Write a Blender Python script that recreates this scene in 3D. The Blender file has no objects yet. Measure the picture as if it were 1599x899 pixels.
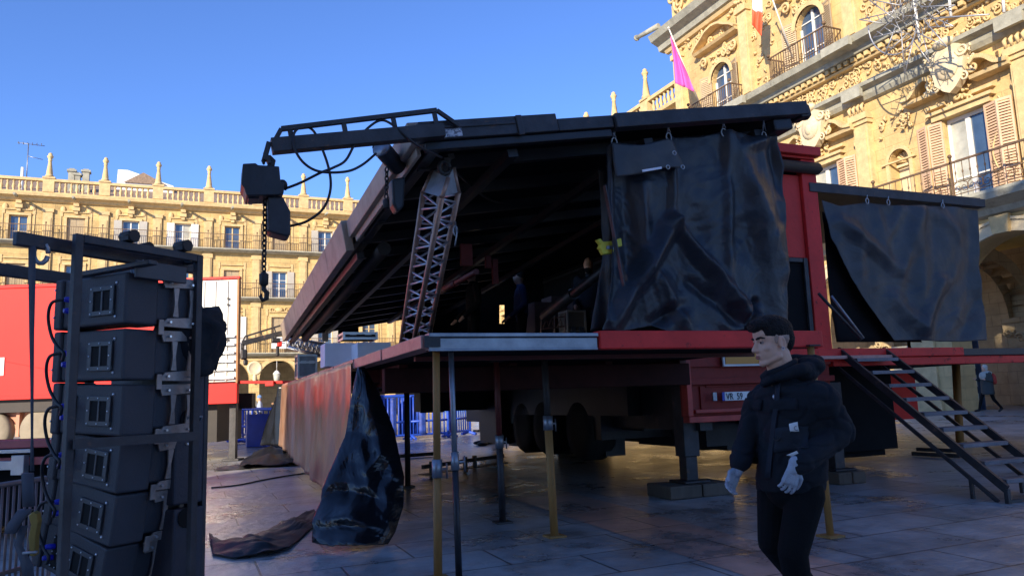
import bpy, bmesh, math, random
import numpy as np
from mathutils import Vector, Matrix, noise

random.seed(7)
R_ = math.radians
sc = bpy.context.scene
COL = sc.collection
V3 = Vector

# ------------------------------------------------------------------ camera
CAM = V3((0, 0, 1.5))
YAW, PITCH, ROLL, FPX = R_(23.3), R_(8.3), R_(2.0), 1200.0
CF = V3((math.sin(YAW)*math.cos(PITCH), math.cos(YAW)*math.cos(PITCH), math.sin(PITCH)))
_r0 = V3((math.cos(YAW), -math.sin(YAW), 0)); _u0 = _r0.cross(CF)
CU = _u0*math.cos(ROLL) + _r0*math.sin(ROLL)
CR = _r0*math.cos(ROLL) - _u0*math.sin(ROLL)
cam = bpy.data.cameras.new("camera"); camo = bpy.data.objects.new("camera", cam); COL.objects.link(camo)
cam.sensor_width = 36; cam.lens = 36*FPX/1599; cam.clip_start = .05; cam.clip_end = 2000
m = Matrix((CR, CU, -CF)).transposed().to_4x4(); m.translation = CAM
camo.matrix_world = m
sc.camera = camo

# ------------------------------------------------------------------ sky, sun, exposure
SUN_AZ = V3((.77, .64, 0)).normalized()      # the way the light travels
SUN_EL = R_(20.5)
w = bpy.data.worlds.new("World"); sc.world = w; w.use_nodes = True
nt = w.node_tree; nt.nodes.clear()
sky = nt.nodes.new("ShaderNodeTexSky"); sky.sky_type = 'NISHITA'; sky.sun_disc = False
sky.sun_elevation = SUN_EL
sky.sun_rotation = math.atan2(-SUN_AZ.x, -SUN_AZ.y)
sky.altitude = 800; sky.air_density = 1.0; sky.dust_density = .05; sky.ozone_density = 5
bg = nt.nodes.new("ShaderNodeBackground"); bg.inputs[1].default_value = .14
out = nt.nodes.new("ShaderNodeOutputWorld")
tint = nt.nodes.new("ShaderNodeMix"); tint.data_type = 'RGBA'; tint.blend_type = 'MULTIPLY'; tint.inputs[0].default_value = 1
tint.inputs[7].default_value = (.82, .90, 1.18, 1)
nt.links.new(sky.outputs[0], tint.inputs[6]); nt.links.new(tint.outputs[2], bg.inputs[0]); nt.links.new(bg.outputs[0], out.inputs[0])
sun = bpy.data.lights.new("sun", 'SUN'); sun.energy = 4.8; sun.angle = R_(.5); sun.color = (1, .86, .66)
so = bpy.data.objects.new("sun", sun); COL.objects.link(so)
sd = SUN_AZ*math.cos(SUN_EL) - V3((0, 0, math.sin(SUN_EL)))
so.rotation_euler = sd.to_track_quat('-Z', 'Y').to_euler()
sc.view_settings.view_transform = 'Standard'; sc.view_settings.look = 'None'
sc.view_settings.exposure = .72; sc.view_settings.gamma = 1
sc.render.engine = 'CYCLES'
sc.cycles.max_bounces = 8; sc.cycles.diffuse_bounces = 5; sc.cycles.use_denoising = True

# ------------------------------------------------------------------ survey helpers: sight line of a photo point met with a real plane
def ray(px, py): return CF + CR*((px-799.5)/FPX) - CU*((py-449.5)/FPX)
def gz(x, y):
    s = x*math.sin(YAW)+y*math.cos(YAW)
    return .02*(min(max(s, -6), 32)-4)
def P_dep(px, py, D): return CAM + ray(px, py)*D
def P_g(px, py, dz=0):
    d = ray(px, py); s1 = d.x*math.sin(YAW)+d.y*math.cos(YAW)
    return CAM + d*((1.58-dz)/(.02*s1-d.z))
def P_z(px, py, z): d = ray(px, py); return CAM + d*((z-1.5)/d.z)
def P_X(px, py, X): d = ray(px, py); return CAM + d*(X/d.x)
def P_Y(px, py, Y): d = ray(px, py); return CAM + d*(Y/d.y)
# frame of the stage trailer: v to the right, u away along its length
SA = R_(1.6)
UU = V3((math.sin(SA), math.cos(SA), 0)); VV = V3((math.cos(SA), -math.sin(SA), 0))
A0 = P_dep(668, 523, 6.5); A0 = V3((A0.x, A0.y, 0)); FLOOR = 2.07
def T(v, u, z): return A0 + VV*v + UU*u + V3((0, 0, z))
def P_u(px, py, u):
    d = ray(px, py); return CAM + d*((A0+UU*u-CAM).dot(UU)/d.dot(UU))
def P_v(px, py, v):
    d = ray(px, py); return CAM + d*((A0+VV*v-CAM).dot(VV)/d.dot(VV))
def stage(p): d = V3(p)-A0; return d.dot(VV), d.dot(UU), p[2]

# ------------------------------------------------------------------ materials
def M(name, col, rough=.6, metal=0., var=.15, scale=2.5, bump=0., bscale=25., spec=.5, streak=None, col2=None, thr=(.45, .6), c2scale=3., r2=None, aniso=(1, 1, 1)):
    mt = bpy.data.materials.new(name); mt.use_nodes = True
    t = mt.node_tree; N = t.nodes; L = t.links
    b = N["Principled BSDF"]; b.inputs["Roughness"].default_value = rough; b.inputs["Metallic"].default_value = metal
    b.inputs["Specular IOR Level"].default_value = spec
    tc = N.new("ShaderNodeTexCoord"); mp = N.new("ShaderNodeMapping"); mp.inputs["Scale"].default_value = aniso
    L.new(tc.outputs["Object"], mp.inputs[0]); co = mp.outputs[0]
    n = N.new("ShaderNodeTexNoise"); n.inputs["Scale"].default_value = scale; n.inputs["Detail"].default_value = 6; n.inputs["Roughness"].default_value = .65
    L.new(co, n.inputs[0])
    rp = N.new("ShaderNodeMapRange"); rp.inputs[1].default_value = .3; rp.inputs[2].default_value = .7; rp.inputs[3].default_value = 1-var; rp.inputs[4].default_value = 1+var
    L.new(n.outputs[0], rp.inputs[0])
    base = N.new("ShaderNodeRGB"); base.outputs[0].default_value = (*col, 1); src = base.outputs[0]
    if col2:
        n2 = N.new("ShaderNodeTexNoise"); n2.inputs["Scale"].default_value = c2scale; n2.inputs["Detail"].default_value = 7; n2.inputs["Roughness"].default_value = .7
        L.new(co, n2.inputs[0])
        r3 = N.new("ShaderNodeMapRange"); r3.inputs[1].default_value = thr[0]; r3.inputs[2].default_value = thr[1]
        L.new(n2.outputs[0], r3.inputs[0])
        mx = N.new("ShaderNodeMix"); mx.data_type = 'RGBA'; mx.inputs[7].default_value = (*col2, 1)
        L.new(src, mx.inputs[6]); L.new(r3.outputs[0], mx.inputs[0]); src = mx.outputs[2]
        if r2 is not None:
            r4 = N.new("ShaderNodeMapRange"); r4.inputs[3].default_value = rough; r4.inputs[4].default_value = r2
            L.new(r3.outputs[0], r4.inputs[0]); L.new(r4.outputs[0], b.inputs["Roughness"])
    vm = N.new("ShaderNodeVectorMath"); vm.operation = 'SCALE'
    L.new(src, vm.inputs[0]); L.new(rp.outputs[0], vm.inputs["Scale"]); L.new(vm.outputs[0], b.inputs["Base Color"])
    if bump:
        n4 = N.new("ShaderNodeTexNoise"); n4.inputs["Scale"].default_value = bscale; n4.inputs["Detail"].default_value = 5
        L.new(co, n4.inputs[0])
        bm_ = N.new("ShaderNodeBump"); bm_.inputs["Strength"].default_value = min(1, bump); bm_.inputs["Distance"].default_value = .02*max(1, bump)
        L.new(n4.outputs[0], bm_.inputs["Height"]); L.new(bm_.outputs[0], b.inputs["Normal"])
    return mt

def ashlar(name, col, bw=.9, bh=.42, var=.22, joint=.6, ax='XZ', col2=None):
    """cut stone: courses with thin joints, blotches and pitting"""
    mt = M(name, col, .85, var=var, scale=.8, col2=col2 or tuple(c*.8 for c in col), c2scale=1.3, thr=(.5, .75))
    t = mt.node_tree; N = t.nodes; L = t.links; b = N["Principled BSDF"]
    tc = N.new("ShaderNodeTexCoord"); sp = N.new("ShaderNodeSeparateXYZ"); cb = N.new("ShaderNodeCombineXYZ")
    L.new(tc.outputs["Object"], sp.inputs[0])
    ad = N.new("ShaderNodeMath"); ad.operation = 'ADD'; L.new(sp.outputs[0], ad.inputs[0]); L.new(sp.outputs[1], ad.inputs[1])
    if ax == 'XY': L.new(sp.outputs[0], cb.inputs[0]); L.new(sp.outputs[1], cb.inputs[1])
    else: L.new(ad.outputs[0], cb.inputs[0]); L.new(sp.outputs[2], cb.inputs[1])
    br = N.new("ShaderNodeTexBrick"); br.inputs["Scale"].default_value = 1; br.inputs["Mortar Size"].default_value = .012
    br.inputs["Brick Width"].default_value = bw; br.inputs["Row Height"].default_value = bh; br.inputs["Mortar Smooth"].default_value = .3
    br.inputs["Color1"].default_value = (1, 1, 1, 1); br.inputs["Color2"].default_value = (.88, .87, .86, 1); br.inputs["Mortar"].default_value = (joint, joint, joint, 1)
    L.new(cb.outputs[0], br.inputs[0])
    old = b.inputs["Base Color"].links[0].from_socket
    mx = N.new("ShaderNodeMix"); mx.data_type = 'RGBA'; mx.blend_type = 'MULTIPLY'; mx.inputs[0].default_value = 1
    L.new(old, mx.inputs[6]); L.new(br.outputs[0], mx.inputs[7]); L.new(mx.outputs[2], b.inputs["Base Color"])
    n = N.new("ShaderNodeTexNoise"); n.inputs["Scale"].default_value = 9; n.inputs["Detail"].default_value = 8; L.new(tc.outputs["Object"], n.inputs[0])
    ma = N.new("ShaderNodeMath"); ma.operation = 'MULTIPLY_ADD'; ma.inputs[1].default_value = -.8
    L.new(br.outputs["Fac"], ma.inputs[0]); L.new(n.outputs[0], ma.inputs[2])
    bp = N.new("ShaderNodeBump"); bp.inputs["Strength"].default_value = .7; bp.inputs["Distance"].default_value = .03
    L.new(ma.outputs[0], bp.inputs["Height"]); L.new(bp.outputs[0], b.inputs["Normal"])
    return mt

def louvre(name, col, pitch=.07):
    mt = M(name, col, .6, var=.08)
    t = mt.node_tree; N = t.nodes; L = t.links; b = N["Principled BSDF"]
    tc = N.new("ShaderNodeTexCoord"); wv = N.new("ShaderNodeTexWave"); wv.wave_type = 'BANDS'; wv.bands_direction = 'Z'; wv.wave_profile = 'SAW'
    wv.inputs["Scale"].default_value = .314/pitch
    L.new(tc.outputs["Object"], wv.inputs[0])
    bp = N.new("ShaderNodeBump"); bp.inputs["Strength"].default_value = 1; bp.inputs["Distance"].default_value = .04
    L.new(wv.outputs[1], bp.inputs["Height"]); L.new(bp.outputs[0], b.inputs["Normal"])
    return mt

S_W = ashlar("sandstone_west", (.60, .43, .185), joint=.7, var=.3, col2=(.44, .31, .15))
S_H = ashlar("sandstone_hall", (.64, .45, .20), bw=1.0, bh=.45, joint=.82, var=.2)
S_TRIM = M("sandstone_trim", (.62, .455, .225), .85, var=.2, scale=3, bump=.5, bscale=14)
S_GREY = M("grey_stone", (.37, .36, .29), .85, var=.25, scale=2, bump=.5, bscale=12, col2=(.22, .21, .17), thr=(.55, .75))
S_PALE = M("pale_stone", (.66, .55, .36), .85, var=.15, scale=3, bump=.6, bscale=10)
S_BASE = ashlar("arcade_stone", (.52, .41, .25), bw=.8, bh=.5)
PLASTER_Y = M("yellow_plaster", (.85, .60, .18), .8, var=.12)
PLASTER_P = M("pale_plaster", (.72, .66, .45), .8, var=.08)
TILE = M("roof_tile", (.28, .2, .14), .9, var=.35, scale=6, bump=1, bscale=8)
IRON = M("wrought_iron", (.035, .03, .028), .6, .3)
IRON_P = M("rusty_iron", (.16, .10, .06), .7, .2, var=.3)
WHITE_W = M("white_wood", (.75, .73, .68), .55, var=.06)
CREAM_S = louvre("cream_shutter", (.66, .52, .33))
WHITE_S = louvre("white_shutter", (.74, .70, .62))
BROWN_S = M("brown_shutter", (.62, .42, .27), .6, var=.12)
GLASS = M("window_glass", (.05, .09, .16), .06, var=.3, scale=.7, spec=1)
CURT = M("window_curtain_glass", (.42, .42, .36), .25, var=.25, scale=1.5)
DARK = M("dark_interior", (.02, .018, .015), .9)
RED = M("red_paint", (.68, .038, .032), .42, var=.22, scale=1.5, bump=.12, bscale=40, col2=(.16, .03, .028), thr=(.6, .68), c2scale=7, r2=.7, spec=.2)
RED_B = M("red_truck_side", (.72, .030, .026), .5, var=.07, scale=.8, spec=.2)
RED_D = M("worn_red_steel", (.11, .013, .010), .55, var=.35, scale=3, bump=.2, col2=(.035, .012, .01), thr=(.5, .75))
RED_M = M("dull_red_panel", (.64, .05, .04), .45, var=.2, scale=2, bump=.14, bscale=20, col2=(.3, .035, .03), thr=(.58, .72), c2scale=4, spec=.15)
PINK = M("bounce_lit_red_beam", (.52, .26, .21), .42, var=.25, scale=3, bump=.3, col2=(.25, .10, .08), thr=(.5, .7))  # red paint made paler, warm bounced light put into the colour
BLACK_M = M("black_steel", (.022, .022, .026), .45, .2, var=.3, bump=.15)
BLACK_W = M("worn_black_steel", (.042, .040, .044), .5, .3, var=.4, scale=5, bump=.15, bscale=40, col2=(.15, .09, .065), thr=(.6, .7), c2scale=9, r2=.75)
GREY_M = M("dull_aluminium", (.26, .28, .31), .42, .7, var=.25, scale=6)
ALU = M("aluminium", (.55, .56, .58), .35, .85, var=.15)
GALV = M("galvanised_steel", (.36, .37, .39), .45, .6, var=.2)
FLAT_BLACK = M("stage_black", (.011, .011, .012), .9, var=.2, spec=.12)  # flat black of stage parts and of fills that stand for shade
FAS = M("dusty_warm_lit_fascia", (.38, .29, .22), .5, var=.3, scale=3, bump=.25, col2=(.32, .26, .2), thr=(.5, .7))  # dusty tan that also carries warm light bounced from the left
TRUSS = M("worn_truss_tube", (.40, .25, .19), .45, .5, var=.3, scale=8)
TRUSS_B = M("truss_brace", (.5, .5, .55), .4, .6, var=.2)
PLATE = M("truss_plate", (.42, .43, .45), .45, .4, var=.2, scale=8, col2=(.25, .2, .18), thr=(.55, .75))
WOOD_P = M("yellow_post_paint", (.36, .175, .045), .65, var=.3, scale=6, bump=.3, col2=(.2, .13, .05), thr=(.52, .68), aniso=(1, 1, .2))
TIMBER = M("grey_timber", (.10, .08, .06), .8, var=.3, scale=8, bump=.4, aniso=(1, 1, .15))
PVC = M("black_pvc_curtain", (.017, .02, .028), .44, var=.35, scale=4, bump=.2, bscale=26, spec=.5, col2=(.04, .036, .036), thr=(.5, .75), c2scale=1.5, r2=.55)
PVC_G = M("black_glossy_sheet", (.009, .010, .013), .27, var=.2, scale=3, bump=.3, bscale=5, spec=.5)
PVC_B = M("worn_black_tarpaulin", (.03, .034, .042), .5, var=.35, scale=1.5, bump=.3, bscale=8, col2=(.085, .068, .055), thr=(.48, .72), c2scale=1.1)
RUBBER = M("rubber", (.018, .018, .019), .75, var=.3)
RUBBER_D = M("dusty_tyre", (.28, .24, .18), .9, var=.2)
CABLE = M("cable_rubber", (.014, .014, .018), .5)
SPK = M("speaker_shell", (.042, .042, .05), .6, var=.15, bump=.25, bscale=120)
SPK_P = M("speaker_plate", (.055, .055, .062), .45, .4, var=.2)
HOLE = M("vent_hole", (.004, .004, .004), .9)
RIG = M("worn_rigging", (.34, .28, .25), .5, .5, var=.35, scale=12, bump=.2)
BOLT = M("bright_bolt", (.7, .7, .72), .3, .9)
BLUE_C = M("blue_connector", (.015, .03, .5), .4)
BLUE_F = M("blue_painted_barrier", (.02, .08, .55), .45, var=.25, scale=4)
BLUE_P = M("blue_plastic", (.02, .06, .40), .4, var=.2)
WHITE = M("white_paint", (.78, .78, .76), .5, var=.06)
OFFW = M("weathered_white", (.80, .80, .86), .6, var=.1, scale=2, bump=.1)
RIBW = M("white_ribbed_panel", (.74, .72, .66), .5, var=.06, scale=1.5)
ORANGE = M("orange_reflector", (.62, .26, .02), .35, var=.1)
YEL = M("yellow_strap", (.62, .55, .05), .6, var=.15)
ASPH = M("dark_rubber_mat", (.03, .03, .03), .8)

# ------------------------------------------------------------------ mesh builder
OFF = {}
class MB:
    def __init__(s, f=None): s.v = []; s.F = []; s.sm = []; s.f = f
    def add(s, vs, fs, smooth=False):
        o = len(s.v)
        s.v.extend([tuple(s.f(*p)) if s.f else tuple(p) for p in vs])
        for q in fs: s.F.append([i+o for i in q]); s.sm.append(smooth)
    def box(s, x0, x1, y0, y1, z0, z1):
        s.add([(x, y, z) for z in (z0, z1) for y in (y0, y1) for x in (x0, x1)],
              [(0, 2, 3, 1), (4, 5, 7, 6), (0, 1, 5, 4), (2, 6, 7, 3), (0, 4, 6, 2), (1, 3, 7, 5)])
    def obox(s, c, ax, ay, az):
        c, ax, ay, az = V3(c), V3(ax), V3(ay), V3(az)
        s.add([c+ax*i+ay*j+az*k for k in (-1, 1) for j in (-1, 1) for i in (-1, 1)],
              [(0, 2, 3, 1), (4, 5, 7, 6), (0, 1, 5, 4), (2, 6, 7, 3), (0, 4, 6, 2), (1, 3, 7, 5)])
    def bar(s, p, q, w, h, up=(0, 0, 1)):
        p, q = V3(p), V3(q); d = (q-p); L = d.length
        if L < 1e-6: return
        d /= L; up = V3(up)
        if abs(d.dot(up)) > .98: up = V3((0, 1, 0)) if abs(d.y) < .9 else V3((1, 0, 0))
        sd_ = d.cross(up).normalized(); up = sd_.cross(d)
        s.obox((p+q)/2, d*(L/2), sd_*(w/2), up*(h/2))
    def tube(s, pts, r, n=8, closed=False):
        pts = [V3(p) for p in pts]; k = len(pts); rr = r if isinstance(r, (list, tuple)) else [r]*k
        vs = []; pn = None
        for i, p in enumerate(pts):
            if closed: d = pts[(i+1) % k]-pts[i-1]
            else: d = pts[min(i+1, k-1)]-pts[max(i-1, 0)]
            if d.length < 1e-9: d = V3((0, 0, 1))
            d.normalize()
            if pn is None:
                pn = d.cross(V3((0, 0, 1)))
                if pn.length < .05: pn = d.cross(V3((1, 0, 0)))
            pn = (pn - d*pn.dot(d))
            if pn.length < 1e-6: pn = d.orthogonal()
            pn.normalize(); b = d.cross(pn)
            for j in range(n):
                a = 2*math.pi*j/n; vs.append(p+(pn*math.cos(a)+b*math.sin(a))*rr[i])
        fs = []
        for i in range(k if closed else k-1):
            for j in range(n):
                a, b2 = i*n+j, i*n+(j+1) % n; c2 = ((i+1) % k)*n
                fs.append((a, b2, c2+(j+1) % n, c2+j))
        s.add(vs, fs, True)
        if not closed: 
            o = len(s.v)-len(vs)
            s.F.append([o+j for j in range(n)][::-1]); s.sm.append(False)
            s.F.append([o+(k-1)*n+j for j in range(n)]); s.sm.append(False)
    def lathe(s, prof, c=(0, 0, 0), n=12, ax=(0, 0, 1)):
        ax = V3(ax).normalized(); e = ax.orthogonal().normalized(); g = ax.cross(e); c = V3(c)
        vs = [c+ax*z+(e*math.cos(2*math.pi*j/n)+g*math.sin(2*math.pi*j/n))*r for r, z in prof for j in range(n)]
        k = len(prof); fs = [(i*n+j, i*n+(j+1) % n, (i+1)*n+(j+1) % n, (i+1)*n+j) for i in range(k-1) for j in range(n)]
        s.add(vs, fs, True); o = len(s.v)-len(vs)
        if prof[0][0] > 1e-4: s.F.append([o+j for j in range(n)][::-1]); s.sm.append(False)
        if prof[-1][0] > 1e-4: s.F.append([o+(k-1)*n+j for j in range(n)]); s.sm.append(False)
    def prism(s, poly, lo, hi):
        """poly: list of 3D points of one face, extruded from shift lo to shift hi (vectors)"""
        n = len(poly); lo, hi = V3(lo), V3(hi)
        s.add([V3(p)+lo for p in poly]+[V3(p)+hi for p in poly],
              [list(range(n))[::-1], [n+i for i in range(n)]]+[(i, (i+1) % n, n+(i+1) % n, n+i) for i in range(n)])
    def ell(s, c, r, nu=12, nv=8, rot=None):
        vs = []; c = V3(c)
        for i in range(nv+1):
            t = math.pi*i/nv
            for j in range(nu):
                a = 2*math.pi*j/nu; q = V3((r[0]*math.sin(t)*math.cos(a), r[1]*math.sin(t)*math.sin(a), r[2]*math.cos(t)))
                vs.append(c+(rot @ q if rot else q))
        s.add(vs, [(i*nu+j, (i+1)*nu+j, (i+1)*nu+(j+1) % nu, i*nu+(j+1) % nu) for i in range(nv) for j in range(nu)], True)
    def grid(s, fn, n, m_, smooth=True):
        vs = [fn(i/n, j/m_) for j in range(m_+1) for i in range(n+1)]
        s.add(vs, [(j*(n+1)+i, j*(n+1)+i+1, (j+1)*(n+1)+i+1, (j+1)*(n+1)+i) for j in range(m_) for i in range(n)], smooth)
    def build(s, name, mat, parent=None, bevel=0, solid=0, sub=0):
        off = OFF.get(parent, V3((0, 0, 0))) if parent is not None else V3((0, 0, 0))
        me = bpy.data.meshes.new(name)
        me.from_pydata([tuple(V3(p)-off) for p in s.v], [], s.F)
        me.polygons.foreach_set("use_smooth", s.sm)
        b = bmesh.new(); b.from_mesh(me)
        bmesh.ops.remove_doubles(b, verts=b.verts, dist=1e-5) if len(b.verts) < 4000 else None
        bmesh.ops.recalc_face_normals(b, faces=b.faces); b.to_mesh(me); b.free()
        for mt in (mat if isinstance(mat, (list, tuple)) else [mat]): me.materials.append(mt)
        o = bpy.data.objects.new(name, me); COL.objects.link(o)
        if parent is not None: o.parent = parent
        OFF[o] = off
        if sub:
            md = o.modifiers.new("sub", 'SUBSURF'); md.levels = sub; md.render_levels = sub
        if solid:
            md = o.modifiers.new("solid", 'SOLIDIFY'); md.thickness = solid; md.offset = 0
        if bevel:
            md = o.modifiers.new("bevel", 'BEVEL'); md.width = bevel; md.segments = 2; md.limit_method = 'ANGLE'; md.angle_limit = R_(40)
        return o

def tag(o, label=None, cat=None, group=None, kind=None):
    if label: o["label"] = label
    if cat: o["category"] = cat
    if group: o["group"] = group
    if kind: o["kind"] = kind
    return o
def thing(name, label, cat, loc=(0, 0, 0), group=None, local=False, rz=0):
    o = bpy.data.objects.new(name, None); COL.objects.link(o); o.location = loc; o.rotation_euler = (0, 0, rz)
    o.empty_display_size = .2
    OFF[o] = V3((0, 0, 0)) if local else V3(loc)
    return tag(o, label, cat, group)
def kids(o): return [c for c in o.children]
def copy_tree(o, parent=None):
    c = o.copy(); COL.objects.link(c); OFF[c] = OFF.get(o, V3((0, 0, 0)))
    if parent is not None: c.parent = parent
    for ch in kids(o): copy_tree(ch, c)
    return c
def lerp(a, b, t): return a+(b-a)*t
def poly_at(pts, t):
    L = [0]
    for a, b in zip(pts, pts[1:]): L.append(L[-1]+math.dist(a, b))
    d = t*L[-1]
    for i in range(len(pts)-1):
        if d <= L[i+1] or i == len(pts)-2:
            k = (d-L[i])/max(1e-9, L[i+1]-L[i]); return tuple(lerp(x, y, k) for x, y in zip(pts[i], pts[i+1]))
def spline(pts, n=8):
    """Catmull-Rom through points"""
    pts = [V3(p) for p in pts]; o = []
    for i in range(len(pts)-1):
        p0, p1, p2, p3 = pts[max(i-1, 0)], pts[i], pts[i+1], pts[min(i+2, len(pts)-1)]
        for k in range(n):
            t = k/n
            o.append(.5*((2*p1)+(p2-p0)*t+(2*p0-5*p1+4*p2-p3)*t*t+(3*p1-p0-3*p2+p3)*t**3))
    o.append(pts[-1]); return o
def segd(p, a, b):
    ax, ay = b[0]-a[0], b[1]-a[1]; L = ax*ax+ay*ay
    t = max(0, min(1, ((p[0]-a[0])*ax+(p[1]-a[1])*ay)/L)) if L else 0
    return math.hypot(p[0]-a[0]-ax*t, p[1]-a[1]-ay*t), t
def cloth_mesh(top, bot, left, right, place, ridges, n=70, m_=60, amp=.03, seed=0, freq=.02, crease=0):
    """a hanging sheet: edges given as polylines, folds as ridge lines (a, b, width, height)"""
    def fn(i, j):
        a = poly_at(top, i); b = poly_at(bot, i); l = poly_at(left, j); r = poly_at(right, j)
        tl, tr, bl, br = top[0], top[-1], bot[0], bot[-1]
        p = [(1-j)*a[k]+j*b[k]+(1-i)*l[k]+i*r[k]-((1-i)*(1-j)*tl[k]+i*(1-j)*tr[k]+(1-i)*j*bl[k]+i*j*br[k]) for k in (0, 1)]
        h = 0
        for (ra, rb, wd, hh) in ridges:
            d, t = segd(p, ra, rb); h += hh*(.45*math.exp(-(d/wd)**2)+.55*max(0, 1-d/(wd*1.7)))*(.55+.45*math.sin(math.pi*min(1, t*.9+.1)))
        h += amp*noise.noise((p[0]*freq+seed, p[1]*freq*.6, seed)) + amp*.4*noise.noise((p[0]*freq*3+seed, p[1]*freq*2, seed+5))
        if crease:
            for sc2, am in ((.013, 1.), (.03, .6), (.06, .3)):
                k_ = noise.noise((p[0]*sc2*.4+seed, p[1]*sc2*.4, 7.7)); e = noise.noise((p[0]*sc2*1.9+p[1]*sc2*.5*k_*2+seed*3, p[1]*sc2*.42, seed*1.7)); h += crease*am*max(0, .22-abs(e))*3
        return place(p[0], p[1], h, i, j)
    mb = MB(); mb.grid(fn, n, m_); return mb

# ------------------------------------------------------------------ ground
def ground():
    def strip(name, s0s, wide, mat, dz=0):
        mb = MB()
        f = V3((math.sin(YAW), math.cos(YAW), 0)); r = V3((math.cos(YAW), -math.sin(YAW), 0))
        vs = []
        for s in s0s:
            for k in range(-wide, wide+1, 10):
                p = f*s+r*k; vs.append((p.x, p.y, gz(p.x, p.y)+dz))
        n = len(range(-wide, wide+1, 10))
        mb.add(vs, [(i*n+j, i*n+j+1, (i+1)*n+j+1, (i+1)*n+j) for i in range(len(s0s)-1) for j in range(n-1)])
        return mb.build(name, mat)
    mt = M("granite_paving", (.385, .385, .38), .36, var=.36, scale=1.1, col2=(.17, .165, .16), thr=(.48, .66), c2scale=.7, r2=.2)
    t = mt.node_tree; N = t.nodes; L = t.links; b = N["Principled BSDF"]
    tc = N.new("ShaderNodeTexCoord"); br = N.new("ShaderNodeTexBrick"); br.inputs["Scale"].default_value = 1
    mpp = N.new("ShaderNodeMapping"); mpp.inputs["Rotation"].default_value = (0, 0, R_(0)); L.new(tc.outputs["Object"], mpp.inputs[0])
    nd = N.new("ShaderNodeTexNoise"); nd.inputs["Scale"].default_value = .8; L.new(tc.outputs["Object"], nd.inputs[0])
    mix0 = N.new("ShaderNodeMix"); mix0.data_type = 'RGBA'; mix0.inputs[0].default_value = .012; L.new(mpp.outputs[0], mix0.inputs[6]); L.new(nd.outputs[1], mix0.inputs[7])
    br.inputs["Brick Width"].default_value = 1.35; br.inputs["Row Height"].default_value = .72; br.inputs["Mortar Size"].default_value = .012; br.inputs["Mortar Smooth"].default_value = .2
    br.inputs["Color1"].default_value = (1, 1, 1, 1); br.inputs["Color2"].default_value = (.84, .84, .85, 1); br.inputs["Mortar"].default_value = (.26, .25, .24, 1)
    L.new(mix0.outputs[2], br.inputs[0])
    old = b.inputs["Base Color"].links[0].from_socket
    mx = N.new("ShaderNodeMix"); mx.data_type = 'RGBA'; mx.blend_type = 'MULTIPLY'; mx.inputs[0].default_value = 1
    L.new(old, mx.inputs[6]); L.new(br.outputs[0], mx.inputs[7]); L.new(mx.outputs[2], b.inputs["Base Color"])
    n = N.new("ShaderNodeTexNoise"); n.inputs["Scale"].default_value = 7; n.inputs["Detail"].default_value = 8; L.new(tc.outputs["Object"], n.inputs[0])
    n3 = N.new("ShaderNodeTexNoise"); n3.inputs["Scale"].default_value = 1.1; n3.inputs["Detail"].default_value = 3; L.new(tc.outputs["Object"], n3.inputs[0])
    a1 = N.new("ShaderNodeMath"); a1.operation = 'MULTIPLY_ADD'; a1.inputs[1].default_value = 1.6; L.new(n3.outputs[0], a1.inputs[0]); L.new(n.outputs[0], a1.inputs[2])
    ma = N.new("ShaderNodeMath"); ma.operation = 'MULTIPLY_ADD'; ma.inputs[1].default_value = -.9
    L.new(br.outputs["Fac"], ma.inputs[0]); L.new(a1.outputs[0], ma.inputs[2])
    bp = N.new("ShaderNodeBump"); bp.inputs["Strength"].default_value = .6; bp.inputs["Distance"].default_value = .03
    L.new(ma.outputs[0], bp.inputs["Height"]); L.new(bp.outputs[0], b.inputs["Normal"])
    g = strip("ground", [-500, -60, -6, 0, 10, 20, 32, 60, 600], 600, mt); g["kind"] = "structure"
    # the band of pinkish slabs that crosses the grey paving
    st = mt.copy(); st.name = "pink_paving"
    for nn in st.node_tree.nodes:
        if nn.type == 'RGB': nn.outputs[0].default_value = (.58, .36, .28, 1)
        if nn.type == 'MIX' and nn.blend_type == 'MIX' and abs(nn.inputs[7].default_value[0]-.20) < .01: nn.inputs[7].default_value = (.28, .16, .12, 1)
    a, b_, c, d = P_g(900, 808), P_g(1150, 899), P_g(1345, 885), P_g(1045, 812)
    e1 = (b_-a).normalized(); e2 = (c-d).normalized(); e = (e1+e2).normalized()
    mid0, half = (a+d)/2, (d-a).length/2*.86
    side = V3((e.y, -e.x, 0)); 
    mb = MB(); vs = []; K = 20
    for i in range(K+1):
        for sgn in (-1, 1):
            p = mid0+e*lerp(-9, 7, i/K)+side*half*sgn; vs.append((p.x, p.y, gz(p.x, p.y)+.004))
    mb.add(vs, [(2*i, 2*i+1, 2*i+3, 2*i+2) for i in range(K)])
    o = mb.build("paving_strip", st); o["kind"] = "structure"
ground()
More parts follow.
